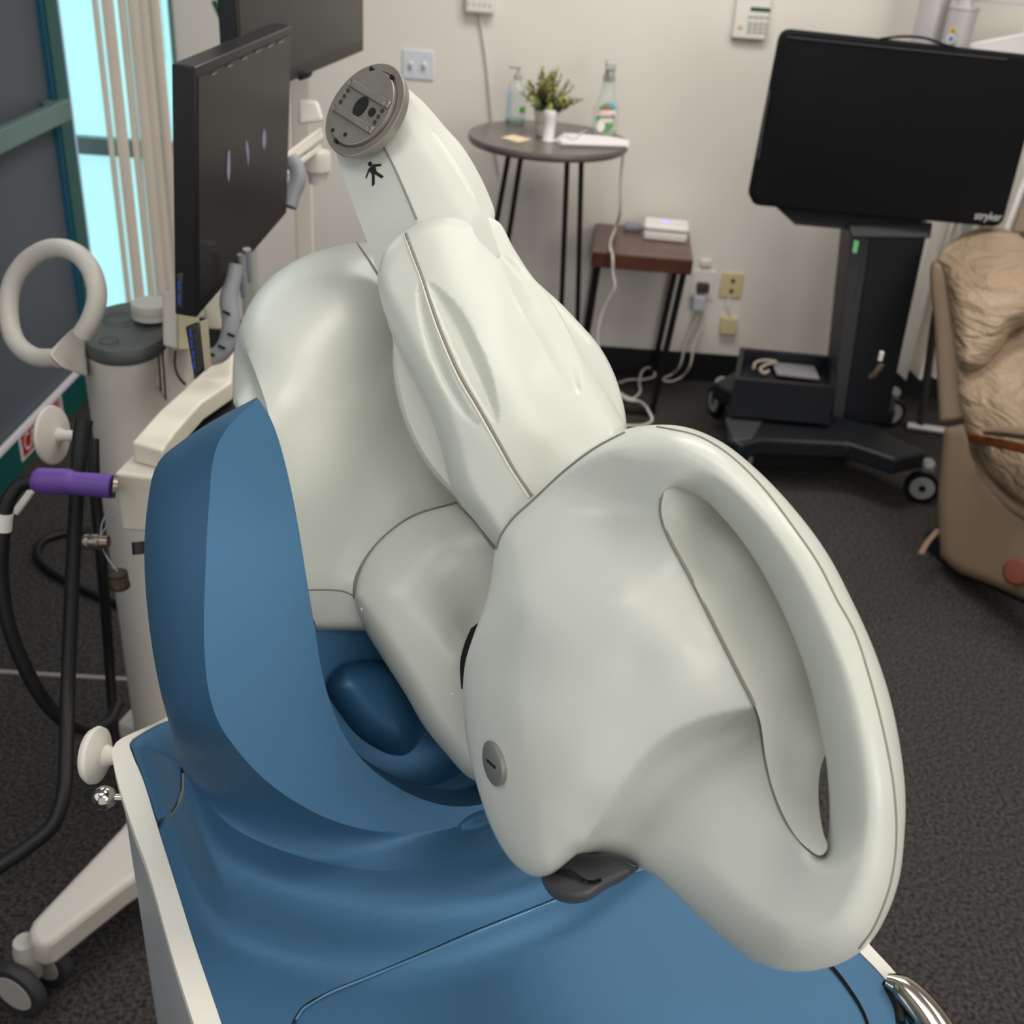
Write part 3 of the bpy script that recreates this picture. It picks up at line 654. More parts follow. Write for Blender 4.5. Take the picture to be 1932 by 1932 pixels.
# bead chain
bp0 = on_y(301, 0, YB-.04); bp1 = on_y(310, 112, YB-.04)
bd = MB()
for i in range(26):
    for s_ in (-.006, .006):
        c = bp0*(1-i/25)+bp1*(i/25)+np.array([s_, 0, 0]); bd.lathe(c, (0, 0, 1), [(.0005, -.003), (.003, 0), (.0005, .003)], 6)
tag(bd.build('blind_bead_cord', mat('chain_beads', '#c9dbe2', .4)), 'beaded pull chain hanging beside the vertical blind', 'chain')
# pale strip along the floor
fs = [on_z(-40, 1266, 0.0), on_z(260, 1284, 0.0)]
dv = fs[1]-fs[0]; nv = np.cross(dv, (0, 0, 1)); nv /= np.linalg.norm(nv)
struct(MB().hexa([fs[0]-nv*.006, fs[1]-nv*.006, fs[1]+nv*.006, fs[0]+nv*.006], [q+np.array([0, 0, .004]) for q in (fs[0]-nv*.006, fs[1]-nv*.006, fs[1]+nv*.006, fs[0]+nv*.006)]).build('trim_1', mat('floor_strip', '#8f8780', .6)))
# ------------------------------------------------------------------ things on the back wall
M_plate = mat('switch_plate', '#cfd3dc', .4); M_ivory = mat('ivory_plastic', '#cdbf92', .45); M_wp = mat('white_plastic', '#dedad3', .4)
M_lcd = mat('lcd_green', '#2b4a30', .3); M_key = mat('grey_keys', '#b3b5ad', .5); M_dk = mat('dark_slot', '#3a3530', .6)
def wall_box(x0, y0, x1, y1, d, m, nm, lab, cat, bevel=.004, root=None):
    a, b = on_y(x0, y0, YB), on_y(x1, y1, YB)
    r = root or thing(nm, lab, cat, (a[0]*.5+b[0]*.5, YB, a[2]*.5+b[2]*.5))
    c = np.array([(a[0]+b[0])/2, YB-d/2, (a[2]+b[2])/2])
    MB().box(c, (abs(b[0]-a[0]), d, abs(b[2]-a[2]))).build('plate_body', m, r, bevel=bevel)
    return r, c, abs(b[0]-a[0]), abs(b[2]-a[2])
r, c, w_, h_ = wall_box(760, 92, 818, 152, .007, M_plate, 'light_switch', 'white double toggle light switch plate on the wall above the robot arm', 'switch')
for s_ in (-.22, .2):
    MB().box(c+np.array([s_*w_, -.008, .0]), (.010, .018, .022), np.array(Matrix.Rotation(.5, 3, 'X'))).build('toggle', M_wp, r, bevel=.002)
    for zz in (-.28, .28): MB().lathe(c+np.array([s_*w_, -.0035, zz*h_]), (0, -1, 0), [(.003, 0), (.003, .001)], 10).build('plate_screw', M_key, r)
# alarm keypad
a, b = on_y(1378, 70, YB), on_y(1458, -25, YB)
KP = thing('alarm_keypad', 'white wall alarm keypad with green display and grey buttons', 'keypad', (a[0]*.5+b[0]*.5, YB, a[2]))
kw, kh = b[0]-a[0], b[2]-a[2]; kc = np.array([(a[0]+b[0])/2, YB-.014, (a[2]+b[2])/2])
MB().box(kc, (kw, .028, kh)).build('keypad_case', M_wp, KP, bevel=.006)
def kp(x, y): q = on_y(x, y, YB-.029); return q
q0, q1 = kp(1417, 13), kp(1453, 23); MB().box((q0+q1)/2, (abs(q1[0]-q0[0]), .002, abs(q1[2]-q0[2]))).build('display', M_lcd, KP)
for j, yy in enumerate((31, 43, 51, 59)):
    for i in range(4):
        q = kp(1416+i*10.6-(j*.9), yy+i*.5); MB().box(q, (.015, .004, .011 if j else .009)).build('keypad_button', M_key, KP, bevel=.001)
q = kp(1397, 51); MB().box(q, (.016, .003, .014)).build('sounder_window', M_ivory, KP, bevel=.002)
r, c, w_, h_ = wall_box(1362, 513, 1397, 562, .007, M_ivory, 'phone_outlet', 'ivory wall plate with two round jacks beside the television cart', 'outlet')
for zz in (.2, -.22): MB().lathe(c+np.array([0.003, -.003, zz*h_]), (0, -1, 0), [(.008, 0), (.008, .003), (.004, .003), (.004, .006)], 16).build('jack', M_dk, r)
a = c+np.array([-.004, -.004, -h_/2]); bx = on_y(1373, 606, YB)
o = MB().tube([a, a+np.array([0, -.02, -.03]), bx+np.array([.004, -.02, .03])], .0028, 8).build('phone_wire', M_wp); tag(o, 'short white wire from the ivory wall plate to a small box', 'wire')
r, c, w_, h_ = wall_box(1361, 596, 1386, 628, .025, M_ivory, 'wall_socket_box', 'small cream surface jack box below the ivory wall plate', 'box', .003)
r, c, w_, h_ = wall_box(1308, 508, 1343, 566, .006, M_wp, 'power_outlet', 'white power outlet plate crowded with plugs beside the red-brown table', 'outlet')
MB().box(c+np.array([.0, -.02, -.004]), (.045, .034, .034)).build('outlet_socket', M_dk, r, bevel=.004)
o = MB().box(c+np.array([-.012, -.03, -.06]), (.044, .044, .058)).build('power_adapter', mat('adapter_grey', '#b9bec2', .4), bevel=.005); tag(o, 'pale grey power adapter plugged into the white outlet', 'adapter')
r, c, w_, h_ = wall_box(1322, 488, 1340, 502, .012, M_wp, 'wall_bumper', 'tiny white round door stop on the wall above the outlet', 'door stop', .004)
a, b = on_y(878, 22, YB), on_y(936, -40, YB)
WD = thing('wall_charger_box', 'white box mounted high on the wall with a cable hanging down', 'device', ((a[0]+b[0])/2, YB, a[2]))
MB().box(((a[0]+b[0])/2, YB-.02, (a[2]+b[2])/2), (b[0]-a[0], .04, b[2]-a[2])).build('device_case', M_wp, WD, bevel=.010)
for i in range(5): MB().box(((a[0]+b[0])/2+(i-2)*.018, YB-.041, a[2]+.03), (.006, .002, .012)).build('device_mark', M_key, WD)
M_cab = mat('white_cable', '#cfc9c2', .45)
def cable(nm, pts, rad, m, lab, cat='cable', group=None, sides=10, smooth=5):
    return tag(MB().tube(pts, rad, sides, smooth).build(nm, m), lab, cat, group)
cable('charger_cord', [on_y(905, 24, YB-.02), on_y(908, 50, YB-.012), on_y(915, 95, YB-.012), on_y(920, 140, YB-.01), on_y(926, 200, YB-.012), on_y(932, 260, YB-.012), on_y(942, 330, YB-.012)], .004, M_cab, 'white cable running down the wall from the high white box')
cable('drop_cable', [on_y(1176, 292, 3.98), on_y(1172, 330, 4.0), on_y(1170, 400, 4.0), on_z(1163, 424, .625), on_z(1160, 434, .617), on_z(1152, 455, .617), on_z(1152, 472, .620), on_y(1155, 480, on_z(1152, 480, .6)[1]-.020), on_y(1156, 492, on_z(1152, 480, .6)[1]-.028), on_y(1156, 515, on_z(1152, 480, .6)[1]-.026), on_y(1160, 540, 3.76), on_y(1140, 580, 3.78), on_y(1128, 625, 3.78), on_y(1131, 690, 3.78)], .0055, M_cab, 'white cable dropping from the round table across the red-brown table')
cable('outlet_cable', [on_y(1326, 574, YB-.04), on_y(1326, 610, YB-.03), on_y(1310, 650, YB-.05), on_y(1302, 690, YB-.08), on_z(1285, 712, .02), on_z(1262, 720, .015), on_z(1250, 716, .015), on_z(1268, 706, .02), on_y(1283, 690, YB-.06), on_y(1296, 640, YB-.03), on_y(1320, 590, YB-.03)], .0045, M_cab, 'white cord hanging from the crowded outlet and curling on the carpet')
cable('floor_cable', [on_z(1168, 722, .012), on_z(1190, 716, .012), on_z(1215, 716, .014), on_z(1236, 708, .03), on_z(1226, 694, .05), on_z(1212, 700, .05), on_z(1206, 722, .02), on_z(1208, 738, .012), on_z(1192, 752, .012), on_z(1175, 745, .012)], .0045, M_cab, 'white cord bundled on the carpet behind the robot arm', sides=8)
cable('charging_lead', [on_z(1170, 744, .014), on_z(1185, 754, .016), on_z(1207, 758, .03), on_z(1224, 776, .05), on_z(1230, 793, .03), on_z(1215, 802, .012), on_z(1180, 803, .012)], [.010, .009, .005, .0045, .0045, .0045, .0045], M_cab, 'white lead with a plug lying nearest the robot elbow')
# ------------------------------------------------------------------ round bar table
M_ttop = mat('dark_table_top', '#655d5a', .28, vary=.08, vscale=6); M_blk = mat('black_metal', '#101012', .45)
tc_ = on_y(1035, 258, 3.80); TZ = tc_[2]; tr = 152/F*proj(tc_)[2]
BT_ = thing('bar_table', 'round dark bar table on black rod legs against the wall', 'table', (tc_[0], tc_[1], 0))
MB().lathe((tc_[0], tc_[1], TZ-.028), (0, 0, 1), [(tr*.93, 0), (tr*.985, .004), (tr, .012), (tr, .022), (tr*.99, .028), (.0001, .028)], 72).build('table_top', M_ttop, BT_, angle=50)
MB().lathe((tc_[0], tc_[1], TZ-.04), (0, 0, 1), [(.13, 0), (.13, .014)], 32).build('mounting_disc', M_blk, BT_)
for (x0, y0, dy, x1, y1) in ((962, 296, .0, 880, 735), (985, 300, .03, 915, 735), (1069, 305, -.02, 1052, 760), (1095, 303, .03, 1086, 755)):
    tp = on_y(x0, y0, 3.80+dy); tp[2] = TZ-.03; bt_ = on_z(x1, y1, 0.0)
    MB().tube([tp, bt_], .009, 10, smooth=0).build('table_leg', M_blk, BT_)
# things on it
def lathe_thing(nm, lab, cat, px, py, Z, prof, m, part, sides=28):
    b0 = on_z(px, py, Z); r = thing(nm, lab, cat, b0)
    MB().lathe(b0, (0, 0, 1), prof, sides).build(part, m, r, angle=50); return r, b0
M_clear = mat('clear_plastic', '#cfd6d0', .15, alpha=.28, spec=.6); M_pump = mat('frosted_plastic', '#b9b9b4', .35, alpha=.8)
r, b0 = lathe_thing('hand_sanitizer', 'clear pump bottle with a green dot behind the potted plant', 'bottle', 972, 232, TZ, [(.034, 0), (.036, .004), (.036, .105), (.030, .125), (.014, .135), (.013, .142)], M_clear, 'bottle_body')
MB().lathe(b0+np.array([0, 0, .142]), (0, 0, 1), [(.014, 0), (.014, .016), (.006, .018), (.006, .035)], 16).build('pump', M_pump, r)
MB().box(b0+np.array([-.012, 0, .18]), (.04, .014, .010)).build('pump_spout', M_pump, r, bevel=.003)
MB().lathe(b0+np.array([.022, -.033, .05]), (.35, -1, 0), [(.011, 0), (.011, .002)], 20).build('green_dot', mat('green_dot', '#4f9a45', .5), r)
MB().box(b0+np.array([-.024, -.029, .062]), (.014, .003, .085)).build('blue_label', mat('pale_blue_label', '#9fb4c8', .5), r)
MB().lathe(b0+np.array([0, 0, .002]), (0, 0, 1), [(.033, 0), (.033, .012)], 24).build('gel', mat('green_gel', '#6f9a7a', .3, alpha=.6), r)
# potted plant
M_leaf = [mat('leaf_yellow_green', '#a3a258', .6, vary=.25, vscale=30), mat('leaf_mid_green', '#6c7640', .6, vary=.25, vscale=30), mat('leaf_dark_green', '#394630', .65, vary=.3, vscale=30)]
pr, pb = lathe_thing('potted_plant', 'small bushy green plant in a white ribbed pot on the round table', 'plant', 1028, 256, TZ, [(.030, 0)]+[(.0315+.0012*(i % 2)+.0003*i, .003+i*.003) for i in range(14)]+[(.038, .055), (.042, .072), (.0435, .084), (.040, .085), (.039, .078), (.0001, .076)], mat('white_pot', '#cbc7c2', .4), 'pot')
random.seed(11); lv = [MB(), MB(), MB()]; stm = MB()
for s_ in range(64):
    az = random.uniform(0, 2*math.pi); tl = random.uniform(.05, 1.15) if s_ > 4 else random.uniform(0, .3)
    Ls = random.uniform(.07, .115) if tl > .4 else random.uniform(.09, .145)
    d = np.array([math.sin(tl)*math.cos(az), math.sin(tl)*math.sin(az)*.8, math.cos(tl)]); base = pb+np.array([d[0]*.02, d[1]*.02, .074])
    stm.tube([base, base+d*Ls], .0012, 5, smooth=0)
    for k in range(17):
        f = .25+.75*k/16; p = base+d*Ls*f
        a2 = k*2.4; x = np.cross(d, (0.3, 0.5, 1)); x /= np.linalg.norm(x); y = np.cross(d, x)
        o_ = (math.cos(a2)*x+math.sin(a2)*y)*.8+d*.6; o_ /= np.linalg.norm(o_); sd = np.cross(o_, d); sd /= np.linalg.norm(sd)+1e-9
        l = random.uniform(.013, .021)*(1-.3*f); wv = l*.40
        which = 0 if (f > .55 and random.random() < .62) else (2 if f < .5 or random.random() < .25 else 1)
        lv[which].add([p, p+o_*l*.5+sd*wv, p+o_*l, p+o_*l*.5-sd*wv, p+o_*l*.5+d*.0025], [(0, 1, 4), (1, 2, 4), (2, 3, 4), (3, 0, 4)])
for m_, nm in zip(range(3), ('young_leaves', 'green_leaves', 'inner_leaves')): lv[m_].build(nm, M_leaf[m_], pr)
stm.build('stems', M_leaf[2], pr)
r, b0 = lathe_thing('salt_shaker', 'small white cylinder standing in front of the potted plant', 'jar', 1034, 267, TZ, [(.021, 0), (.022, .003), (.022, .006), (.018, .010), (.0175, .060), (.019, .075), (.020, .090), (.018, .096), (.0001, .097)], mat('white_ceramic', '#d9d6d3', .25), 'jar_body')
def flat_poly(px, Z, th): 
    t_ = [on_z(x, y, Z+th) for x, y in px]; return MB().prism(t_, [q-np.array([0, 0, th]) for q in t_])
o = flat_poly([(946, 259), (968, 254), (1002, 262), (978, 268)], TZ, .0015).build('note_card', mat('cream_card', '#e6d3ab', .7)); tag(o, 'cream card lying near the edge of the round table', 'card')
for k, (dz, px) in enumerate(((0, [(1046, 264), (1064, 250), (1150, 257), (1188, 264), (1186, 276), (1120, 274), (1058, 272)]), (.007, [(1052, 262), (1068, 251), (1148, 257), (1184, 264), (1183, 273), (1120, 271), (1060, 269)]))):
    o = flat_poly(px, TZ+dz, .0065).build('paper_stack', mat('white_paper', '#e2dcdc', .6), bevel=.0015)
    tag(o, ('white booklet lying under another on the round table', 'white booklet lying on top of another beside the spray bottle')[k], 'booklet', 'booklets on the round table')
cable('thin_wire', [on_z(1052, 262, TZ+.016), on_z(1066, 256, TZ+.02), on_z(1080, 262, TZ+.018), on_z(1095, 252, TZ+.02), on_z(1108, 246, TZ+.004)], .0018, M_cab, 'thin white wire looped over the booklets')
# spray bottle with its printed label
sb0 = on_z(1139, 254, TZ+.0)
SB = thing('spray_bottle', 'clear window cleaner spray bottle with red and green label', 'bottle', sb0)
bp_ = [(.040, 0), (.043, .006), (.044, .05), (.043, .08), (.034, .108), (.028, .125), (.022, .155), (.0205, .172), (.0005, .173)]
sxs, sys_ = 1.0, .62
MB().lathe(sb0, (0, 0, 1), bp_, 36, up=(0, 1, 0), sx=1, sy=1).build('bottle_body', M_clear, SB, angle=60)
MB().lathe(sb0+np.array([0, 0, .002]), (0, 0, 1), [(.040, 0), (.0405, .018), (.0005, .0185)], 30).build('bottle_base', mat('cloudy_base', '#d3d8d0', .3, alpha=.55), SB)
MB().lathe(sb0+np.array([0, 0, .170]), (0, 0, 1), [(.021, 0), (.021, .018), (.016, .024), (.015, .04)], 18).build('spray_collar', M_pump, SB)
MB().box(sb0+np.array([.0, -.01, .222]), (.034, .075, .028)).build('spray_head', M_pump, SB, bevel=.006)
MB().tube([sb0+np.array([0, -.035, .214]), sb0+np.array([0, -.045, .195]), sb0+np.array([0, -.038, .178])], .005, 8).build('trigger', M_pump, SB)
def wrap(mb, r_): 
    for i, (x, y, z) in enumerate(mb.v):
        a_ = x/r_; mb.v[i] = tuple(sb0+np.array([r_*math.sin(a_), -r_*math.cos(a_), z])+np.array([0, 0, 0]))
    return mb
def lab_rect(x0, z0, x1, z1, r_, n=14, tilt=0.0):
    G = [[(x0+(x1-x0)*i/n, 0, z0+tilt*i/n), (x0+(x1-x0)*i/n, 0, (z0+z1)/2+tilt*i/n), (x0+(x1-x0)*i/n, 0, z1+tilt*i/n)] for i in range(n+1)]
    return wrap(MB().grid(G), r_)
def lab_disc(cx, cz, rx, rz, r_, n=30):
    V = [(cx, 0, cz)]+[(cx+rx*math.cos(a), 0, cz+rz*math.sin(a)) for a in np.linspace(0, 2*math.pi, n, endpoint=False)]
    return wrap(MB().add(V, [(0, i+1, (i+1) % n+1) for i in range(n)]), r_)
M_lg = mat('label_green', '#4f8f4c', .5); M_lr = mat('label_red', '#d24a50', .5); M_lt = mat('label_teal', '#5fb3c4', .5); M_lw = mat('label_white', '#e6e2de', .5)
lab_disc(.006, .088, .028, .024, .0452).build('label_sky', M_lt, SB); lab_disc(-.002, .060, .034, .044, .0455).build('label_ground', M_lg, SB)
lab_disc(-.016, .036, .014, .020, .0459).build('label_white_patch', M_lw, SB)
lab_rect(-.036, .066, .032, .083, .0460, tilt=.004).build('label_band', M_lw, SB); lab_rect(-.016, .046, .026, .060, .0460).build('label_band', M_lw, SB)
t1 = text_mb('Window', (-.035, 0, .069), (1, 0, 0), (0, 0, 1), .0135, width=.064); wrap(t1, .0464).build('label_lettering', M_lr, SB)
t1 = text_mb('Clean', (-.013, 0, .048), (1, 0, 0), (0, 0, 1), .010, width=.038); wrap(t1, .0464).build('label_lettering', M_lr, SB)
lab_rect(-.014, .090, .014, .098, .0462).build('label_band', M_lr, SB)
# ------------------------------------------------------------------ small red-brown table
M_maho = mat('mahogany', '#46261d', .32, color2='#5a3327', vscale=14); M_mahot = mat('mahogany_top', '#6a5048', .3, color2='#5d443c', vscale=10)
ft = [on_z(x, y, .60) for x, y in ((1117, 476), (1308, 492), (1300, 436), (1124, 421))]
ST = thing('side_table', 'small red-brown wooden table on thin black legs by the outlet', 'table', np.mean(ft, 0)*np.array([1, 1, 0]))
MB().prism(ft, [q-np.array([0, 0, .052]) for q in ft]).build('table_top', M_maho, ST, bevel=.003)
tp_ = [q+np.array([0, 0, .0012]) for q in ft]; cm = np.mean(tp_, 0)
MB().add([cm+(q-cm)*.985 for q in tp_], [(0, 1, 2, 3)]).build('top_veneer', M_mahot, ST)
ctr = np.mean(ft, 0)
for i, q in enumerate(ft):
    t_ = ctr+(q-ctr)*.86; b_ = t_.copy(); t_[2] = .55; b_[2] = 0
    b_ += (np.array([-.03, 0, 0]) if i in (0, 3) else np.array([-.045, 0, 0]))
    MB().box((t_+b_)/2, (.022, .022, .55)).build('table_leg', M_blk, ST) if False else MB().tube([t_, b_], .0115, 4, smooth=0).build('table_leg', M_blk, ST)
fb = on_z(1200, 776, .010); MB().box(fb, (.12, .03, .018)).build('foot_bar', M_blk, ST)
q0 = on_z(1256, 452, .60); RT = thing('router', 'white rounded box with a violet light on the red-brown table', 'router', q0)
Rz = np.array(Matrix.Rotation(-.09, 3, 'Z'))
qa, qb = on_z(1216, 452, .60), on_z(1298, 462, .60); wd = np.linalg.norm(qb-qa); qc = (qa+qb)/2+np.array([0, .055, 0])
MB().box(qc+np.array([0, 0, .018]), (wd, .11, .034), Rz).build('router_base', M_wp, RT, bevel=.009)
MB().box(qc+np.array([0, 0, .047]), (wd*1.02, .115, .022), Rz).build('router_lid', mat('bright_white_plastic', '#ece8e2', .35), RT, bevel=.009)
MB().lathe(qc+np.array([-.004, 0, .058]), (0, 0, 1), [(.019, 0), (.019, .0012)], 24).build('indicator_light', mat('violet_led', '#b9a5ee', .4, emit=.7), RT)
q0 = on_z(1194, 437, .60)
o = MB().box(q0+np.array([0, .02, .012]), (.062, .05, .022), Rz).build('small_box', mat('blue_grey_plastic', '#7d8590', .4), bevel=.006); tag(o, 'small blue-grey box beside the white router', 'box')
# ================================================================== left: equipment cart with monitors
M_cart = mat('cart_plastic', '#c9c4bb', .42, vary=.02, vscale=4, bump=.06, bscale=700); M_cream = mat('cart_cream', '#d5cfc0', .45, vary=.02, vscale=4)
M_cap = mat('grey_cap', '#525552', .5, bump=.1, bscale=500); M_bl = mat('black_plastic', '#0e0e10', .35); M_scr = mat('dark_screen', '#201f20', .25, vscale=2.2, color2='#161617', spec=.35)
M_cablk = mat('black_cable', '#0b0b0d', .5); M_pur = mat('purple_rubber', '#5d3f8f', .5, bump=.1, bscale=300); M_slv = mat('grey_sleeve', '#85868a', .5); M_port = mat('usb_blue', '#2348b0', .4, emit=.15)
M_cups = mat('cap_steel', '#8a7f72', .3, metal=.9); M_cupd = mat('cap_dark', '#4c4335', .4, metal=.7)
CZ = 1.0
cap_o = [(150,632),(153,612),(172,593),(205,580),(245,572),(285,571),(312,580),(318,605),(312,632),(290,652),(250,665),(205,666),(170,655)]
cap3 = np.array([on_z(x, y, CZ) for x, y in cap_o]); cl3 = resample(catmull(cap3, 8, True), n=56, closed=True); cc3 = cl3.mean(0)
EC = thing('equipment_cart', 'white wheeled cart with a tall oval column, loop handle and grey cap', 'cart', (cc3[0], cc3[1], 0))
dnz = lambda L_, z: [np.array([q[0], q[1], z]) for q in L_]
MB().prism(dnz(cl3, CZ-.02), dnz(cl3, .10)).build('column', M_cart, EC, angle=30)
capl = lambda s, z: [np.array([cc3[0]+(q[0]-cc3[0])*s, cc3[1]+(q[1]-cc3[1])*s, z]) for q in cl3]
g = MB(); g.grid([capl(1.01, CZ-.022), capl(1.035, CZ-.016), capl(1.035, CZ-.004), capl(1.0, CZ+.002), capl(.9, CZ+.003), capl(.5, CZ+.0), capl(.02, CZ+.0)], closed_v=True).build('column_cap', M_cap, EC, angle=50)
for (x, y, s) in ((205, 642, 1), (225, 600, 1.7)):
    c = on_z(x, y, CZ+.004); MB().tube([c+np.array([math.cos(a)*.016*s, math.sin(a)*.016*s, 0]) for a in np.linspace(0, 2*math.pi, 20, endpoint=False)], .0008, 6, smooth=0, closed=True).build('cap_ring', M_cap, EC)
# slot lines and rear half of the column
for dx in (0, 8):
    a = P(298+dx, 652, 1.80); b_ = P(306+dx, 772, 1.955); MB().tube([a, b_], .0016, 6, smooth=0).build('column_groove', M_dk, EC)
bo = [on_z(x, y, CZ-.03) for x, y in ((306, 655), (352, 648), (356, 590), (312, 585))]
MB().prism(bo, dnz(bo, .12)).build('column_back', M_cart, EC, bevel=.01)
# loop handle
hr = [(112,676),(62,672),(27,640),(16,585),(23,535),(52,492),(97,469),(142,477),(173,512),(183,560),(172,602),(155,632)]
MB().tube([P(x, y, 1.80-.0006*(x-100)) for x, y in hr], [.0155]*len(hr), 16, smooth=6).build('loop_handle', M_cart, EC, angle=60)
ha = [P(x, y, t) for x, y, t in ((88,668,1.77),(128,628,1.80),(158,605,1.84),(166,712,1.84),(118,694,1.78))]
MB().prism(ha, [q+(q-CAM)*.03 for q in ha]).build('handle_bracket', M_cart, EC, bevel=.006)
# hook disc on the cart
hook(100, 821, 1.66, .046, .0445, None, None, .5).build('bag_hook', M_cart, EC, label='round white hook disc')
MB().tube([P(166, 838, 1.66), P(172, 872, 1.70)], .006, 8, smooth=0).build('hook_plate', M_cream, EC)
# leg and caster
lgp = [(51,1757),(60,1735),(225,1562),(300,1470),(360,1500),(340,1600),(236,1667),(97,1776),(75,1783),(57,1774)]
lt3 = [on_z(x, y, .155) for x, y in lgp]; MB().prism(lt3, [q-np.array([0, 0, .06]) for q in lt3]).build('base_leg', M_cart, EC, bevel=.012)
def caster(name_parent, c, ax, R_, wd, mt, mh, twin=.0, fork=True, label=None):
    ax = np.array(ax, float); ax /= np.linalg.norm(ax)
    for s in ((-1, 1) if twin else (0,)):
        o = c+ax*s*twin
        w_ = MB().lathe(o-ax*wd/2, ax, [(R_*.70, 0), (R_*.93, .001), (R_, wd*.25), (R_, wd*.75), (R_*.93, wd-.001), (R_*.70, wd)], 36).build('caster_wheel', mt, name_parent)
        MB().lathe(o-ax*(wd/2+.001), ax, [(R_*.66, 0), (R_*.68, .001), (R_*.68, wd+.001), (R_*.66, wd+.002)], 30).build('wheel_hub', mh, w_)
        if not twin: MB().lathe(o-ax*(wd/2+.002), ax, [(R_*.2, 0), (R_*.2, wd+.004)], 16).build('hub_bolt', M_bl, w_)
    if fork: MB().tube([c-ax*(twin*0+(.0 if twin else wd*.75)), c+np.array([0, 0, R_*1.05])-ax*(.0 if twin else wd*.5), c+np.array([0, 0, R_*1.5])], [R_*.35, R_*.42, R_*.35], 12).build('caster_fork', mh, name_parent)
M_tire = mat('grey_tyre', '#35353a', .6); M_hubw = mat('hub_white', '#b5b1aa', .5)
wc = on_z(50, 1878, .058); caster(EC, wc+np.array([-.01, .045, -.004]), (-.35, -1, 0), .054, .024, M_tire, M_hubw, twin=.032)
# monitor post, arm, boxes
MB().hexa([P(548, 150, 2.62), P(583, 150, 2.62), P(583, 150, 2.68), P(548, 150, 2.68)], [np.array([q[0], q[1], .10]) for q in (P(548, 150, 2.62), P(583, 150, 2.62), P(583, 150, 2.68), P(548, 150, 2.68))]).build('monitor_post', M_cream, EC, bevel=.004)
pb_ = [P(x, 300, 2.62)*np.array([1, 1, 0]) for x in (350, 620)]
MB().box((cc3[0]*.5+pb_[1][0]*.5-.05, (cc3[1]+P(565, 150, 2.65)[1])/2, .075), (.09, abs(P(565, 150, 2.65)[1]-cc3[1])+.05, .05), np.array(Matrix.Rotation(-.25, 3, 'Z'))).build('base_rail', M_cart, EC, bevel=.01)
def pbox(parent, nm, quad, t, th, m, bevel=.004):
    tt = [t]*4 if np.isscalar(t) else t
    a = [P(x, y, k) for (x, y), k in zip(quad, tt)]; return MB().hexa([q+(q-CAM)/np.linalg.norm(q-CAM)*th for q in a], a).build(nm, m, parent, bevel=bevel)
pbox(EC, 'arm_bracket', [(562,186),(600,190),(612,228),(562,236)], 2.42, .05, M_cart, .008)
pbox(EC, 'arm_beam', [(540,288),(606,238),(612,262),(540,316)], [2.25,2.45,2.45,2.25], .05, M_cart, .005)
pbox(EC, 'arm_beam', [(540,318),(606,270),(606,284),(540,334)], [2.25,2.45,2.45,2.25], .05, M_cream, .004)
MB().lathe(P(598, 285, 2.45), (0, 0, -1), [(.028, 0), (.030, .005), (.030, .04), (.022, .05), (.02, .07)], 24).build('arm_joint', M_cart, EC)
MB().tube([P(x, y, 2.15) for x, y in ((548,300),(560,318),(562,340),(552,365),(545,390))], .016, 14).build('arm_sleeve', M_slv, EC)
pbox(EC, 'junction_box', [(306,552),(336,548),(336,660),(308,652)], 1.84, .06, M_cart); pbox(EC, 'junction_face', [(336,575),(376,570),(376,660),(336,660)], 1.83, .05, mat('cream_yellow', '#c4bb96', .5), .002)
pbox(EC, 'junction_box', [(383,560),(420,552),(420,622),(388,620)], 1.90, .08, M_cream); pbox(EC, 'junction_gap', [(386,622),(424,622),(424,662),(390,662)], 1.83, .04, M_hole, .001)
sl = [(446,500),(440,530),(432,565),(436,610),(430,645),(414,668),(392,676)]
MB().tube([P(x, y, 1.74) for x, y in sl], [.012, .012, .0145, .0145, .0145, .014, .013], 16).build('cable_sleeve', M_slv, EC)
for (x, y) in ((427,590),(436,632),(418,655),(398,668)): MB().box(P(x, y, 1.722), (.012, .004, .003), np.array(Matrix.Rotation(.4, 3, 'Y'))).build('sleeve_slot', M_hole, EC)
for (x0, y0, x1, y1) in ((455,480,462,560),(466,470,470,530)): MB().tube([P(x0, y0, 1.80), P(x1, y1, 1.84)], .007, 10, smooth=0).build('arm_rod', M_slv, EC)
MB().tube([P(x, y, 1.72) for x, y in ((331,662),(330,690),(338,712),(350,726))], .0022, 6).build('thin_lead', M_cablk, EC)
# keyboard tray
tb = [(248,834),(306,850),(330,815),(352,790),(381,758),(437,720),(441,648),(368,713),(345,735),(300,775)]
t3 = [on_z(x, y, 1.0) for x, y in tb]; MB().prism(t3, [q-np.array([0, 0, .032]) for q in t3]).build('tray_hood', M_cream, EC, bevel=.004)
bx_ = [(214,893),(250,856),(330,800),(352,800),(330,860),(290,900)]
b3 = [on_z(x, y, .968) for x, y in bx_]; MB().prism(b3, [q-np.array([0, 0, .092]) for q in b3]).build('tray_box', M_cream, EC, bevel=.005)
bq = [on_z(x, y, .962) for x, y in ((306,850),(381,758),(445,700),(500,760),(400,900))]; MB().prism(bq, [q-np.array([0, 0, .02]) for q in bq]).build('tray_shelf', M_bl, EC, bevel=.002)
MB().tube([P(262, 1022, 1.56), P(264, 1046, 1.56)], .010, 10, smooth=0).build('tray_knob', M_bl, EC)
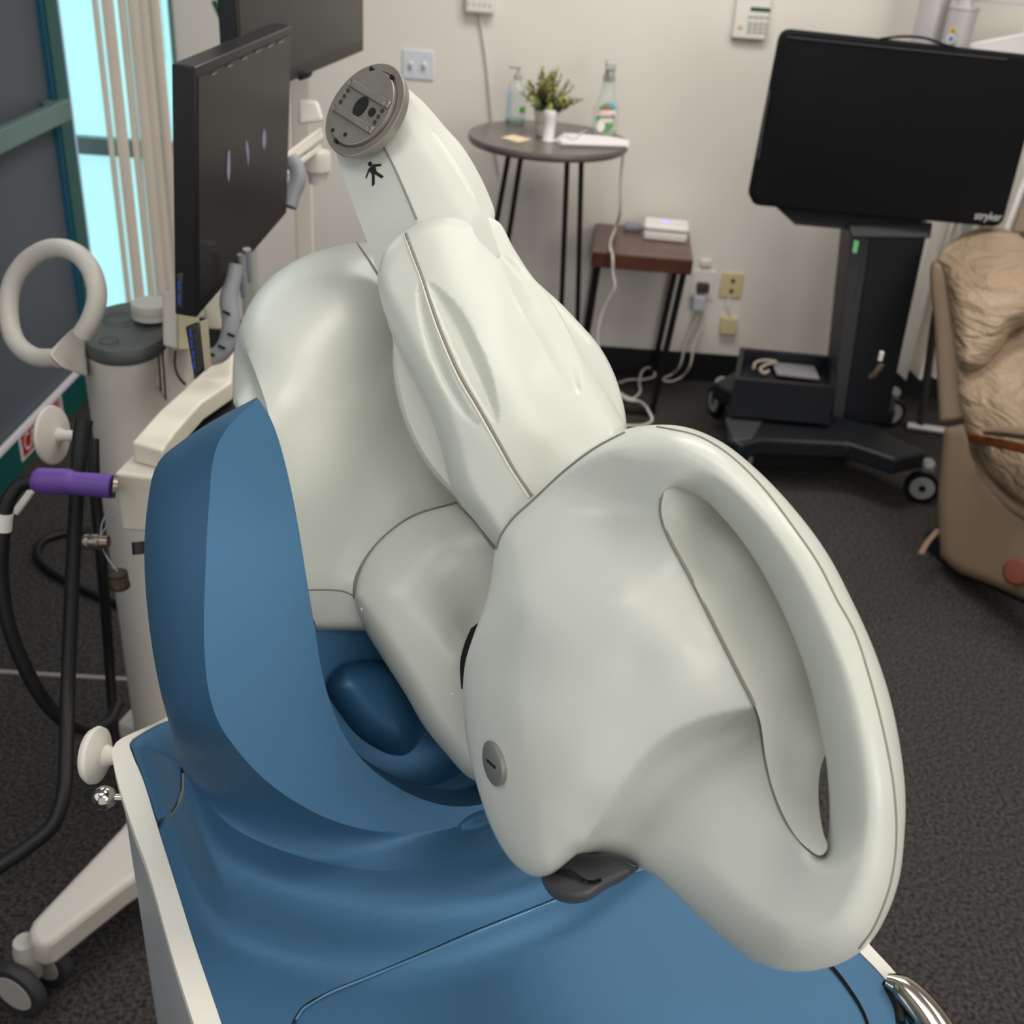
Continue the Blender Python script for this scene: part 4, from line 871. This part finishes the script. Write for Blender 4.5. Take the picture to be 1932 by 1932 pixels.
# keyboard on the shelf
kb = thing('keyboard', 'black keyboard on the tray behind the blue shroud', 'keyboard', on_z(420, 780, .962))
kq = [on_z(x, y, .975) for x, y in ((396,862),(420,792),(472,738),(505,772),(440,870))]; MB().prism(kq, [q-np.array([0, 0, .008]) for q in kq]).build('keyboard_base', M_bl, kb)
for i in range(5):
    for j in range(3):
        MB().box(on_z(426+i*12+j*8, 806-i*13+j*9, .977), (.012, .012, .007)).build('key', mat('key_black', '#1d1d1f', .25) if (i == j == 0) else bpy.data.materials['key_black'], kb, bevel=.002)
# puck on the cap
pk = on_z(292, 596, CZ+.003); pk = on_z(288, 600, CZ+.006)
PU = thing('white_puck', 'round white lidded disc standing on the grey column cap', 'disc', pk)
MB().lathe(pk, (0, 0, 1), [(.030, 0), (.0345, .003), (.035, .012), (.033, .0125), (.033, .0135)], 36).build('puck_base', M_wp, PU)
MB().lathe(pk+np.array([0, 0, .0135]), (0, 0, 1), [(.035, 0), (.0355, .012), (.033, .0155), (.0001, .016)], 36).build('puck_lid', M_cart, PU)
# front monitor
A_ = P(369, 127, 1.53); B_ = P(551, 48, 1.95); C_ = on_y(371, 600, A_[1]); D_ = on_y(541, 402, B_[1])
def monitor(nm, lab, A, B, C, D, th, chin, side, par=None):
    u = (B-A)/np.linalg.norm(B-A); v = (A-C)/np.linalg.norm(A-C); n = np.cross(u, v); n /= np.linalg.norm(n)
    if n @ (CAM-A) < 0: n = -n
    r = thing(nm, lab, 'monitor', C*.5+D*.5)
    MB().hexa([q-n*th for q in (A, B, D, C)], [A, B, D, C]).build('casing', M_bl, r, bevel=.0025)
    MB().hexa([A*.8+D*.2-n*(th+.008), B*.8+C*.2-n*(th+.008), D*.8+A*.2-n*(th+.008), C*.8+B*.2-n*(th+.008)], [A*.9+D*.1-n*th, B*.9+C*.1-n*th, D*.9+A*.1-n*th, C*.9+B*.1-n*th]).build('rear_cover', M_bl, r)
    W = np.linalg.norm(B-A); Hh = np.linalg.norm(A-C)
    def q(s, t_, h): return (A*(1-s)+B*s)*(1-t_)+(C*(1-s)+D*s)*t_+n*h
    s0, s1, t0_, t1_ = side/W, 1-side/W, side*1.6/Hh, 1-chin/Hh
    MB().add([q(s0, t0_, .0008), q(s1, t0_, .0008), q(s1, t1_, .0008), q(s0, t1_, .0008)], [(0, 1, 2, 3)]).build('screen', M_scr, r)
    return r, q, n
m1, q1_, n1 = monitor('flat_monitor', 'black monitor showing three dim bone shapes, nearer the robot arm', A_, B_, C_, D_, .034, .022, .009)
TSC = [bvh([o for o in m1.children if o.name.startswith('screen')][0])]
def scr(px, nm, m): 
    v_ = cast(TSC, px, .005); MB().add(v_, [tuple(range(len(v_)))]).build(nm, m, m1)
M_bone = mat('bone_glow', '#77748c', .5, emit=.25); M_ic = mat('icon_glow', '#6c6866', .5, emit=.08)
for pl in ([(430,284),(434,284),(435,312),(434,330),(431,345),(428,325),(429,300)], [(464,264),(467,268),(469,280),(470,296),(468,316),(466.5,296),(464,280)], [(498,242),(501.5,250),(502,266),(499,284),(495,272),(495.5,255)]): scr(pl, 'bone_image', M_bone)
for (x, y) in ((404,140),(434,125),(462,111),(487,98),(510,88),(530,80)): scr([(x-5,y-1),(x+5,y-5),(x+5,y-1),(x-5,y+3)], 'menu_icon', M_ic)
# second monitor
E_ = P(686, 96, 2.67); G_ = P(455, 194, 2.02); up_ = np.array([0, 0, .42])
m2, q2_, n2 = monitor('flat_monitor', 'black monitor with a blank screen high behind the other one', G_+up_, E_+up_, G_, E_, .034, .026, .012)
pbox(m2, 'mount_bump', [(556,146),(592,134),(586,146),(566,153)], 2.30, .03, M_bl)
# the pole that carries it
PL_ = thing('monitor_pole', 'pale grey-green pole behind the upper monitor', 'pole', P(440, 60, 3.2)*np.array([1, 1, 0]))
a4 = [P(x, 40, 3.2) for x in (424, 456)]; a4 = [np.array([q[0], q[1], 0]) for q in a4]
MB().box(((a4[0]+a4[1])/2)+np.array([0, .02, 1.0]), (np.linalg.norm(a4[1]-a4[0]), .05, 2.0)).build('pole_tube', mat('pale_green_grey', '#a9b0a2', .5), PL_, bevel=.008)
pbox(PL_, 'green_flap', [(398,2),(408,0),(424,40),(421,56)], 3.15, .02, mat('dark_green_plastic', '#0d4a34', .5), .002)
pbox(PL_, 'pole_clip', [(428,26),(434,26),(434,35),(429,35)], 3.17, .01, M_dk, .001)
# USB hubs
for nm_l, quad, ports, th in (('black port hub clipped to the lower corner of the nearer monitor', [(331,520),(345,514),(345,586),(332,578)], [(338,540),(338,566)], .03), ('black port hub hanging below the nearer monitor', [(350,616),(376,606),(386,700),(366,710)], [(360,630),(362,650),(365,670),(367,690)], .012)):
    h_ = thing('usb_hub', nm_l, 'hub', P(*quad[2], 1.58)); pbox(h_, 'hub_case', quad, 1.58, th, M_bl, .003)
    for (x, y) in ports: MB().box(P(x, y, 1.5785), (.0025, .002, .012)).build('hub_port', M_port, h_)
    if th < .02: pbox(h_, 'hub_side', [(376,606),(392,602),(399,690),(386,702)], 1.582, .012, mat('beige_metal', '#9b907c', .4, metal=.3), .001)
# purple connector and cables
pc = thing('purple_connector_cable', 'thick black cable ending in a purple connector plugged into the cart', 'cable', P(66, 907, 1.52))
MB().tube([P(x, y, 1.52) for x, y in ((64,905),(70,906),(100,908),(128,909),(136,911),(180,915),(212,918))], [.014, .017, .0178, .0178, .0162, .0165, .0165], 20, smooth=3).build('connector_sleeve', M_pur, pc, angle=60)
MB().tube([P(212, 918, 1.52), P(220, 919, 1.522)], .0155, 18, smooth=0).build('connector_ring', M_cups, pc)
MB().tube([P(x, y, t) for x, y, t in ((68,906,1.52),(38,914,1.52),(14,948,1.52),(5,1010,1.53),(3,1090,1.55),(14,1170,1.57),(45,1255,1.60),(82,1320,1.63),(118,1358,1.66),(160,1380,1.72),(200,1368,1.78),(222,1330,1.85))], [.013]+[.0105]*11, 14, smooth=6).build('cable_jacket', M_cablk, pc)
MB().tube([P(8, 968, 1.52), P(5, 1000, 1.528)], .0118, 14, smooth=0).build('cable_tag', M_wp, pc)
MB().tube([P(28, 968, 1.56), P(60, 925, 1.56)], .005, 6, smooth=0).build('tie_strip', M_wp, pc)
cable('hanging_cable', [P(x, y, t) for x, y, t in ((158,792,1.60),(152,840,1.60),(147,900,1.60),(141,1000,1.62),(134,1150,1.63),(128,1300,1.62),(125,1420,1.58),(120,1500,1.55),(100,1555,1.53),(50,1600,1.5),(-10,1640,1.47),(-60,1670,1.44))], [.013,.0125,.0105]+[.0105]*9, M_cablk, 'black cable hanging straight down in front of the white column', sides=14)
cable('hanging_cable', [P(x, y, t) for x, y, t in ((176,828,1.65),(178,900,1.65),(190,1040,1.68),(203,1200,1.78),(212,1330,1.92),(218,1420,1.99))], .0085, M_cablk, 'thinner black cable hanging along the edge of the white column', sides=12)
cable('floor_hose', [on_z(x, y, .012) for x, y in ((230,1142),(180,1122),(130,1098),(88,1072),(70,1046),(82,1020),(120,1006),(170,1002))], .011, M_cablk, 'black cable looped on the carpet behind the cart', sides=10)
# metal dust caps on wires
c = P(182, 1022, 1.56); dcap = thing('dust_cap', 'shiny metal screw cap dangling sideways below the cart tray', 'cap', c)
MB().lathe(c-RI*.017, RI, [(.0105, 0), (.0118, .002), (.0118, .007), (.0112, .008), (.0118, .009), (.0118, .022), (.0095, .023), (.0090, .034)], 28).build('cap_shell', M_cups, dcap)
MB().tube([P(x, y, 1.552) for x, y in ((190,1012),(192,990),(200,972),(212,962))], .0012, 6).build('cap_wire', M_slv, dcap)
c = P(222, 1080, 1.58); dcap = thing('dust_cap', 'dark threaded metal cap hanging open end down on a wire', 'cap', c)
MB().lathe(c, (0, 0, -1), [(.010, 0), (.0135, .001)]+[(.0138-.0008*(i % 2), .003+i*.0016) for i in range(8)]+[(.0148, .018), (.0148, .024), (.0128, .024), (.0128, .006), (.0001, .006)], 28).build('cap_shell', M_cupd, dcap)
MB().tube([P(x, y, 1.572) for x, y in ((222,1078),(206,1058),(194,1035),(192,1010),(204,990),(218,975))], .0012, 6).build('cap_wire', M_slv, dcap)
# ================================================================== television on its cart
M_ink = mat('black_cover_cloth', '#151516', .9, spec=.12, vary=.08, vscale=3, bump=.1, bscale=200); M_navy = mat('dark_blue_black_plastic', '#15181d', .45); M_gry = mat('dark_grey_plastic', '#3a3a3c', .5)
yT = 3.42
tv = [on_y(1479, 58, yT), on_y(1979, 112, yT-.02), on_y(1892, 431, yT-.02), on_y(1414, 388, yT)]
nT = np.cross(tv[1]-tv[0], tv[3]-tv[0]); nT /= np.linalg.norm(nT); nT = nT if nT @ (CAM-tv[0]) > 0 else -nT
TV = thing('covered_television', 'wide flat television under a black cloth cover', 'television', (tv[2]+tv[3])/2)
def rr_loop(c4, rad, n=6):
    out = []
    for i in range(4):
        p = c4[i]; a = c4[i-1]-p; b = c4[(i+1) % 4]-p; a /= np.linalg.norm(a); b /= np.linalg.norm(b)
        for k in range(n+1):
            f = k/n; out.append(p+a*rad*(1-f)**2+b*rad*f**2)
    return out
lp0 = rr_loop([q.copy() for q in tv], .035); cT = np.mean(tv, 0)
g = MB(); L0 = [q-nT*.075 for q in lp0]; L1 = [q-nT*.012 for q in lp0]; L2 = [cT+(q-cT)*.985-nT*.002 for q in lp0]; L3 = [cT+(q-cT)*.95 for q in lp0]
g.grid([L0, L1, L2, L3], closed_v=True); k = len(lp0); g.f.append(tuple(range(3*k, 4*k))); g.f.append(tuple(range(k-1, -1, -1)))
g.build('cloth_cover', M_ink, TV, angle=50)
ft_ = lambda pts, off=.0: [CAM+d*(((tv[0]+nT*off-CAM) @ nT)/(d @ nT)) for d in rays(pts)]
hp = ft_([(1660,74),(1700,69),(1745,72),(1785,86),(1810,92)], -.02)
MB().tube(hp, .006, 8, flat=.6).build('carry_handle', M_ink, TV)
MB().tube(ft_([(1452,170),(1440,235),(1430,300)], -.01), .004, 8, smooth=0).build('side_zip', M_gry, TV)
MB().tube(ft_([(1486,70),(1700,92),(1900,112)], .001), .0015, 6, smooth=0).build('cover_seam', M_gry, TV)
tx0, tx1 = ft_([(1838, 413), (1888, 417)], .0015); exv = tx1-tx0; wl = np.linalg.norm(exv); exv /= wl; eyv = np.cross(nT, exv); eyv = eyv if eyv[2] > 0 else -eyv
text_mb('stryker', tx0, exv, eyv, .024, width=wl).build('cover_lettering', mat('print_white', '#cfcfcb', .5), TV)
TC = thing('television_cart', 'dark wheeled cart under the covered television with an open tray', 'cart', on_z(1600, 800, 0))
pbox(TC, 'mount_bar', [(1452,380),(1740,405),(1740,446),(1500,424)], 3.45, .05, M_navy, .005)
pbox(TC, 'mount_bar', [(1600,424),(1760,420),(1755,450),(1606,448)], 3.42, .06, M_navy, .005)
yC = 3.50
def yq(pts, y): return [on_y(a, b, y) for a, b in pts]
fq = yq([(1642,445),(1752,425),(1672,800),(1590,797)], yC); bq_ = [q+np.array([.03, .16, 0]) for q in fq]
MB().hexa(bq_, fq).build('cart_column', M_navy, TC, bevel=.006)
lq = yq([(1607,440),(1644,446),(1592,797),(1570,786)], yC+.005); MB().hexa([q+np.array([0, .15, 0]) for q in lq], lq).build('column_side', M_gry, TC, bevel=.003)
pbox(TC, 'green_tag', [(1612,452),(1621,456),(1616,478),(1608,476)], 3.27, .003, mat('green_tag', '#3f8a4f', .5, emit=.1), .0)
pbox(TC, 'column_slot', [(1624,494),(1628,494),(1612,574),(1608,574)], 3.30, .003, M_hole, .0)
# tray box
def zq(pts, z): return [on_z(a, b, z) for a, b in pts]
to = zq([(1386,715),(1578,732),(1576,672),(1396,655)], .34)
ti = [np.mean(to, 0)+(q-np.mean(to, 0))*np.array([.90, .86, 1]) for q in to]
g = MB(); b0_ = [q-np.array([0, 0, .13]) for q in to]; i0 = [q-np.array([0, 0, .05]) for q in ti]
g.grid([b0_, to, ti, i0], closed_v=True); g.f.append((len(g.v)-4, len(g.v)-3, len(g.v)-2, len(g.v)-1)); g.f.append((3, 2, 1, 0)); g.build('tray', M_navy, TC, angle=20)
pp = zq([(1466,705),(1546,714),(1536,690),(1456,683)], .308); o = MB().prism(pp, [q-np.array([0, 0, .006]) for q in pp]).build('document_folder', mat('grey_paper', '#8c8a90', .6)); tag(o, 'pale grey folder lying in the open tray of the cart', 'folder')
cable('clear_tubing', [on_z(x, y, .318) for x, y in ((1422,694),(1426,684),(1444,680),(1464,683),(1446,688),(1434,698),(1442,704),(1450,700))], .006, mat('clear_tube', '#a89a8c', .3), 'coil of clear tubing in the open tray of the cart')
# base with four casters
bb = zq([(1370,790),(1385,770),(1580,785),(1640,800),(1750,852),(1690,866),(1600,835),(1440,828),(1400,838),(1372,828)], .19)
MB().prism(bb, [q-np.array([0, 0, .06]) for q in bb]).build('cart_base', M_navy, TC, bevel=.01)
rb = zq([(1345,722),(1385,700),(1600,740),(1690,745),(1690,775),(1600,770),(1390,745)], .19); MB().prism(rb, [q-np.array([0, 0, .06]) for q in rb]).build('rear_leg', M_navy, TC, bevel=.01)
fl = zq([(1368,788),(1400,776),(1440,792),(1420,826),(1384,830)], .195); MB().prism(fl, [q-np.array([0, 0, .012]) for q in fl]).build('base_cover', M_gry, TC, bevel=.006)
M_hubg = mat('hub_grey', '#8d8f90', .5)
for (x, y, ax) in ((1740, 918, (-.3, -1, 0)), (1352, 757, (-1, -.3, 0)), (1402, 862, (.5, -1, 0)), (1680, 778, (.2, -1, 0))):
    c = on_z(x, y, .058); caster(TC, c, ax, .058, .03, M_bl, M_hubg, fork=True)
uq = zq([(1420,880),(1590,885),(1600,850),(1430,842)], .03); MB().prism(uq, [q+np.array([0, 0, .06]) for q in uq]).build('base_weight', M_hole, TC)
# keys on the column
kt = thing('key_bunch', 'small bunch of metal keys hanging on the television cart column', 'keys', P(1660, 670, 3.36))
MB().box(P(1662, 672, 3.36), (.012, .01, .03)).build('key_tag', M_wp, kt, bevel=.002)
for i, (x, y) in enumerate(((1654,700),(1658,698),(1651,704))): MB().box(P(x, y, 3.36), (.012, .004, .042), np.array(Matrix.Rotation(.25+.2*i, 3, 'Y'))).build('key', M_cups, kt, bevel=.001)
# ================================================================== recliner
def leather(nm, c, sc, amt): 
    m = mat(nm, c, .42, vary=.05, vscale=6, spec=.4)
    N = m.node_tree.nodes; L = m.node_tree.links
    tcn = N.new('ShaderNodeTexCoord'); mp = N.new('ShaderNodeMapping'); mp.inputs['Scale'].default_value = (2.2, 2.2, 9.0)
    no = N.new('ShaderNodeTexNoise'); no.inputs['Scale'].default_value = sc; no.inputs['Detail'].default_value = 3; no.inputs['Distortion'].default_value = .8
    bp = N.new('ShaderNodeBump'); bp.inputs['Strength'].default_value = amt; bp.inputs['Distance'].default_value = .03
    L.new(tcn.outputs['Object'], mp.inputs['Vector']); L.new(mp.outputs['Vector'], no.inputs['Vector']); L.new(no.outputs['Fac'], bp.inputs['Height']); L.new(bp.outputs['Normal'], N['Principled BSDF'].inputs['Normal'])
    return m
M_lea = leather('tan_leather_gathered', '#97836c', 4.0, .9); M_lea2 = mat('tan_leather', '#84715d', .45, vary=.04, vscale=5, bump=.05, bscale=300); M_wood = mat('orange_wood', '#8a4a1f', .35, color2='#6d3716', vscale=20)
RC = thing('recliner', 'tan leather recliner with wooden armrest and gathered cushions', 'armchair', on_z(1850, 1080, 0))
sp = [(1781,808,14,'c'),(1820,799,14,'c'),(1826,818,14),(1838,856,16),(1856,896,16),(1889,934,16),(1932,964,16),(1990,990,16,'c'),(2010,1170,16,'c'),(1932,1131,16),(1870,1104,16),(1800,1075,16),(1774,1050,14,'c'),(1769,948,14),(1775,870,14)]
shell(sp, [(1775,900,3.28),(1775,1050,3.28),(1900,950,3.05),(1990,1000,2.92),(1932,1131,2.98)], .035, .12, r=16, step=9).build('side_panel', M_lea2, RC)
MB().tube([P(x, y, t) for x, y, t in ((1822,805,3.2),(1830,835,3.2),(1842,866,3.17),(1860,900,3.12),(1890,935,3.06),(1932,966,2.98),(1985,990,2.9))], .020, 12).build('panel_piping', M_lea2, RC, angle=60)
wg = [(1756,500,10),(1766,490,10),(1783,499,10),(1795,566,10),(1812,669,10),(1828,782,10),(1818,795,10,'c'),(1772,800,10,'c'),(1768,720,10),(1763,620,10)]
shell(wg, [(1760,500,3.42),(1790,540,3.38),(1772,800,3.32),(1828,782,3.26)], .03, .12, r=14, step=8).build('back_wing', M_lea2, RC)
hc = [(1768,488,30),(1801,452,34),(1828,436,34),(1868,427,36),(1909,437,36),(1945,462,40),(1975,520,50),(1960,600,50),(1912,625,40),(1886,664,40),(1850,696,40),(1812,694,30),(1796,600,26),(1780,510,24)]
shell(hc, [(1770,486,3.40),(1868,427,3.45),(1820,690,3.22),(1950,520,3.3)], [(1870,520,.16),(1830,600,.12),(1860,660,.10),(1900,470,.10),(1800,480,.05),(1930,540,.14)], .1, r=46, step=6).build('head_cushion', M_lea, RC)
lc = [(1810,670,24),(1850,640,30),(1890,610,30),(1915,580,30),(1980,540,30,'c'),(2000,900,30,'c'),(1932,948,30),(1892,920,26),(1862,890,24),(1842,850,20),(1820,800,20)]
shell(lc, [(1820,694,3.24),(1980,560,3.35),(1840,850,3.16),(1960,900,2.98)], [(1880,760,.09),(1850,720,.05),(1900,860,.08),(1940,700,.09)], .1, r=50, step=7).build('back_cushion', M_lea, RC)
MB().hexa([P(1826,834,3.08), P(1960,862,2.72), P(1960,842,2.72), P(1826,816,3.08)], [P(1826,834,3.16), P(1960,862,2.80), P(1960,842,2.80), P(1826,816,3.16)]).build('wooden_arm', M_wood, RC, bevel=.006)
MB().tube([P(1864,814,2.98), P(1900,814,2.90), P(1950,820,2.78), P(1990,826,2.70)], [.018, .026, .027, .027], 14, flat=.6).build('arm_pad', M_lea2, RC)
MB().lathe(P(1921,1079,2.95), -FW*.8-RI*.6, [(.036, 0), (.037, .012), (.030, .020), (.0001, .022)], 28).build('lever_knob', mat('red_brown_knob', '#6a3626', .4), RC)
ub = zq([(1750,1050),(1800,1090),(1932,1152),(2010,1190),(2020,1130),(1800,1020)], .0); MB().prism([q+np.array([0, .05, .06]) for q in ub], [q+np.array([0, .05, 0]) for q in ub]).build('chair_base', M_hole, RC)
MB().tube([P(1737, 1045, 3.2), P(1752, 1020, 3.25), P(1770, 1000, 3.28)], .008, 8, flat=.4).build('strap', M_lea2, RC)
# ================================================================== pale equipment in the far corner
M_eq = mat('pale_grey_enamel', '#b9b6b6', .35, metal=.15); M_eqw = mat('white_sheet', '#e0dcd3', .7, vary=.05, vscale=4)
EQ = thing('medical_stand', 'pale grey stand with a warning-stickered canister behind the television', 'stand', on_y(1770, 60, 3.95)*np.array([1, 1, 0]))
cA = on_y(1768, 40, 3.98); MB().lathe((cA[0]-.02, 3.98, 0), (0, 0, 1), [(.048, 0), (.048, 2.0)], 24).build('stand_column', M_eq, EQ)
cB = on_y(1803, 86, 3.88); rB = 27/F*proj(cB)[2]
MB().lathe((cB[0], cB[1], cB[2]-.05), (0, 0, 1), [(rB*.9, 0), (rB*.93, .10), (rB*.97, .155), (rB*1.02, .157), (rB*1.02, .165), (rB*.55, .167), (rB*.55, .20), (rB*.75, .201), (rB*.75, .30)], 30).build('canister', M_eq, EQ)
def on_can(x, y): return on_y(x, y, cB[1]-rB*.96)
tri = [on_can(1798, 48), on_can(1806, 64), on_can(1790, 63)]; MB().add([q for q in tri], [(0, 1, 2)]).build('warning_triangle', mat('warning_yellow', '#c5ab26', .5), EQ)
tri2 = [on_can(1798, 54), on_can(1801, 61), on_can(1795, 61)]; MB().add([q-np.array([0, .0015, 0]) for q in tri2], [(0, 1, 2)]).build('warning_mark', mat('warning_dark', '#5a4b12', .5), EQ)
dc_ = on_can(1794, 73); MB().lathe(dc_, (0, -1, 0), [(.014, 0), (.014, .002)], 24).build('instruction_sticker', mat('sticker_pale', '#c4c8d4', .5), EQ)
MB().lathe(dc_-np.array([0, .0005, 0]), (0, -1, 0), [(.0085, 0), (.0085, .002)], 20).build('sticker_symbol', mat('sticker_blue', '#6a7694', .5), EQ)
def beam(a, b, th, w_, m, nm): return pbox(EQ, nm, [(a[0], a[1]), (b[0], b[1]), (b[0], b[1]+w_), (a[0], a[1]+w_)], 3.55, th, m, .004)
beam((1800, -8), (1960, 4), .03, 8, M_eq, 'upper_arm_bar'); beam((1826, 84), (1990, 54), .06, 40, M_eq, 'lower_arm_bar'); beam((1824, 82), (1990, 52), .065, 6, mat('bright_edge', '#dcd8da', .4), 'arm_edge')
# white sheet and steel frame by the wall
sq = []
for i in range(25):
    x = 1752+i*5; w0 = .02*math.sin(i*1.1)+.012*math.sin(i*2.3); wl_ = .05*math.sin(i*.9)+.02*math.sin(i*2.1)
    sq.append([on_y(x, 420, 4.0)*np.array([1, 0, 0])+np.array([0, 4.02+w0, z]) if z > .5 else on_y(x, 420, 4.0)*np.array([1, 0, 0])+np.array([(0.0), 4.02+wl_, z]) for z in (1.15, .8, .45, .15)])
sb_ = [[q+np.array([0, .02, 0]) for q in r_] for r_ in sq]
tag(MB().grid(sq+sb_[::-1], closed_u=True).build('white_sheet', M_eqw), 'white sheet hanging in folds behind the recliner', 'sheet')
WF = thing('steel_frame', 'leaning grey steel frame on the floor behind the recliner', 'frame', on_z(1740, 806, 0))
MB().tube([on_z(1736, 804, .02), on_y(1764, 600, 3.72), on_y(1790, 470, 3.78)], .015, 8, smooth=0).build('frame_tube', M_gry, WF)
MB().tube([on_z(1712, 802, .02), on_z(1800, 815, .02)], .014, 8, smooth=0).build('frame_foot', M_eq, WF)
bp1_ = thing('beige_panel', 'tan upholstered panel with a grey edge at the far end of the television', 'panel', on_y(1920, 420, 3.6)*np.array([1, 1, 0]))
pbox(bp1_, 'panel_pad', [(1905,440),(1945,330),(2000,330),(2000,440)], 3.66, .05, M_lea2, .01); pbox(bp1_, 'panel_edge', [(1893,432),(1938,318),(1946,322),(1903,436)], 3.63, .03, M_eq, .003)
pbox(bp1_, 'panel_stand', [(1920,440),(1985,440),(1950,620),(1900,620)], 3.75, .05, M_lea2, .01)
# ================================================================== light, camera
def area(name, loc, size, power, color=(1, 1, 1), rot=(0, 0, 0), sy=None):
    l = bpy.data.lights.new(name, 'AREA'); l.energy = power; l.color = color; l.size = size
    if sy: l.shape = 'RECTANGLE'; l.size_y = sy
    o = bpy.data.objects.new(name, l); COL.objects.link(o); o.location = loc; o.rotation_euler = rot; return o
area('ceiling_panel_light', (0.3, 1.35, 2.77), 1.2, 14, (1.0, .965, .915), sy=0.6)
area('ceiling_panel_light', (0.5, -0.7, 2.77), 1.2, 13, (1.0, .97, .93), sy=0.6)
area('ceiling_panel_light', (0.3, 3.0, 2.77), 1.2, 34, (1.0, .965, .915), sy=0.6)
area('ceiling_panel_light', (-1.0, 0.3, 2.77), 1.2, 10, (1.0, .96, .90), sy=0.6)
area('ceiling_panel_light', (1.9, 2.2, 2.77), 1.2, 28, (1.0, .95, .89), sy=0.6)
area('window_daylight', (-1.35, 2.3, 2.1), .9, 5, (.78, .9, 1.0), (Vector((-.2, .8, 1.1))-Vector((-1.35, 2.3, 2.1))).to_track_quat('-Z', 'Y').to_euler(), sy=.9)
q_ = Vector((2.0, -1.1, 1.9)); area('added_key_light', q_, 1.5, 35, (1.0, .98, .95), (Vector((0, .8, 1.1))-q_).to_track_quat('-Z', 'Y').to_euler(), sy=1.3)  # large key light added at front right to brighten shroud face and elbow
area('added_flank_fill', (-1.42, .25, 1.5), 1.0, 4.5, (.88, .95, 1.0), (0, math.radians(-90), 0), sy=1.3)  # cool fill added on the glazed side to lighten the shroud flank
w = bpy.data.worlds.new('room_light'); SC.world = w; w.use_nodes = True
bgn = w.node_tree.nodes['Background']; bgn.inputs['Color'].default_value = (1.0, .97, .93, 1); bgn.inputs['Strength'].default_value = 0.7
cam = bpy.data.cameras.new('camera'); co = bpy.data.objects.new('camera', cam); COL.objects.link(co)
cam.sensor_width = 36; cam.lens = F/IMG*36; cam.clip_start = 0.05
Mx = Matrix((RI, UI, -FW)).transposed().to_4x4(); Mx.translation = Vector(CAM); co.matrix_world = Mx
cam.dof.use_dof = True; cam.dof.focus_distance = 0.92; cam.dof.aperture_fstop = 9.0
SC.camera = co
cy = SC.cycles; cy.max_bounces = 7; cy.diffuse_bounces = 4; cy.glossy_bounces = 3; cy.transmission_bounces = 4; cy.transparent_max_bounces = 8
SC.view_settings.view_transform = 'Standard'; SC.view_settings.look = 'None'; SC.view_settings.exposure = 0.0
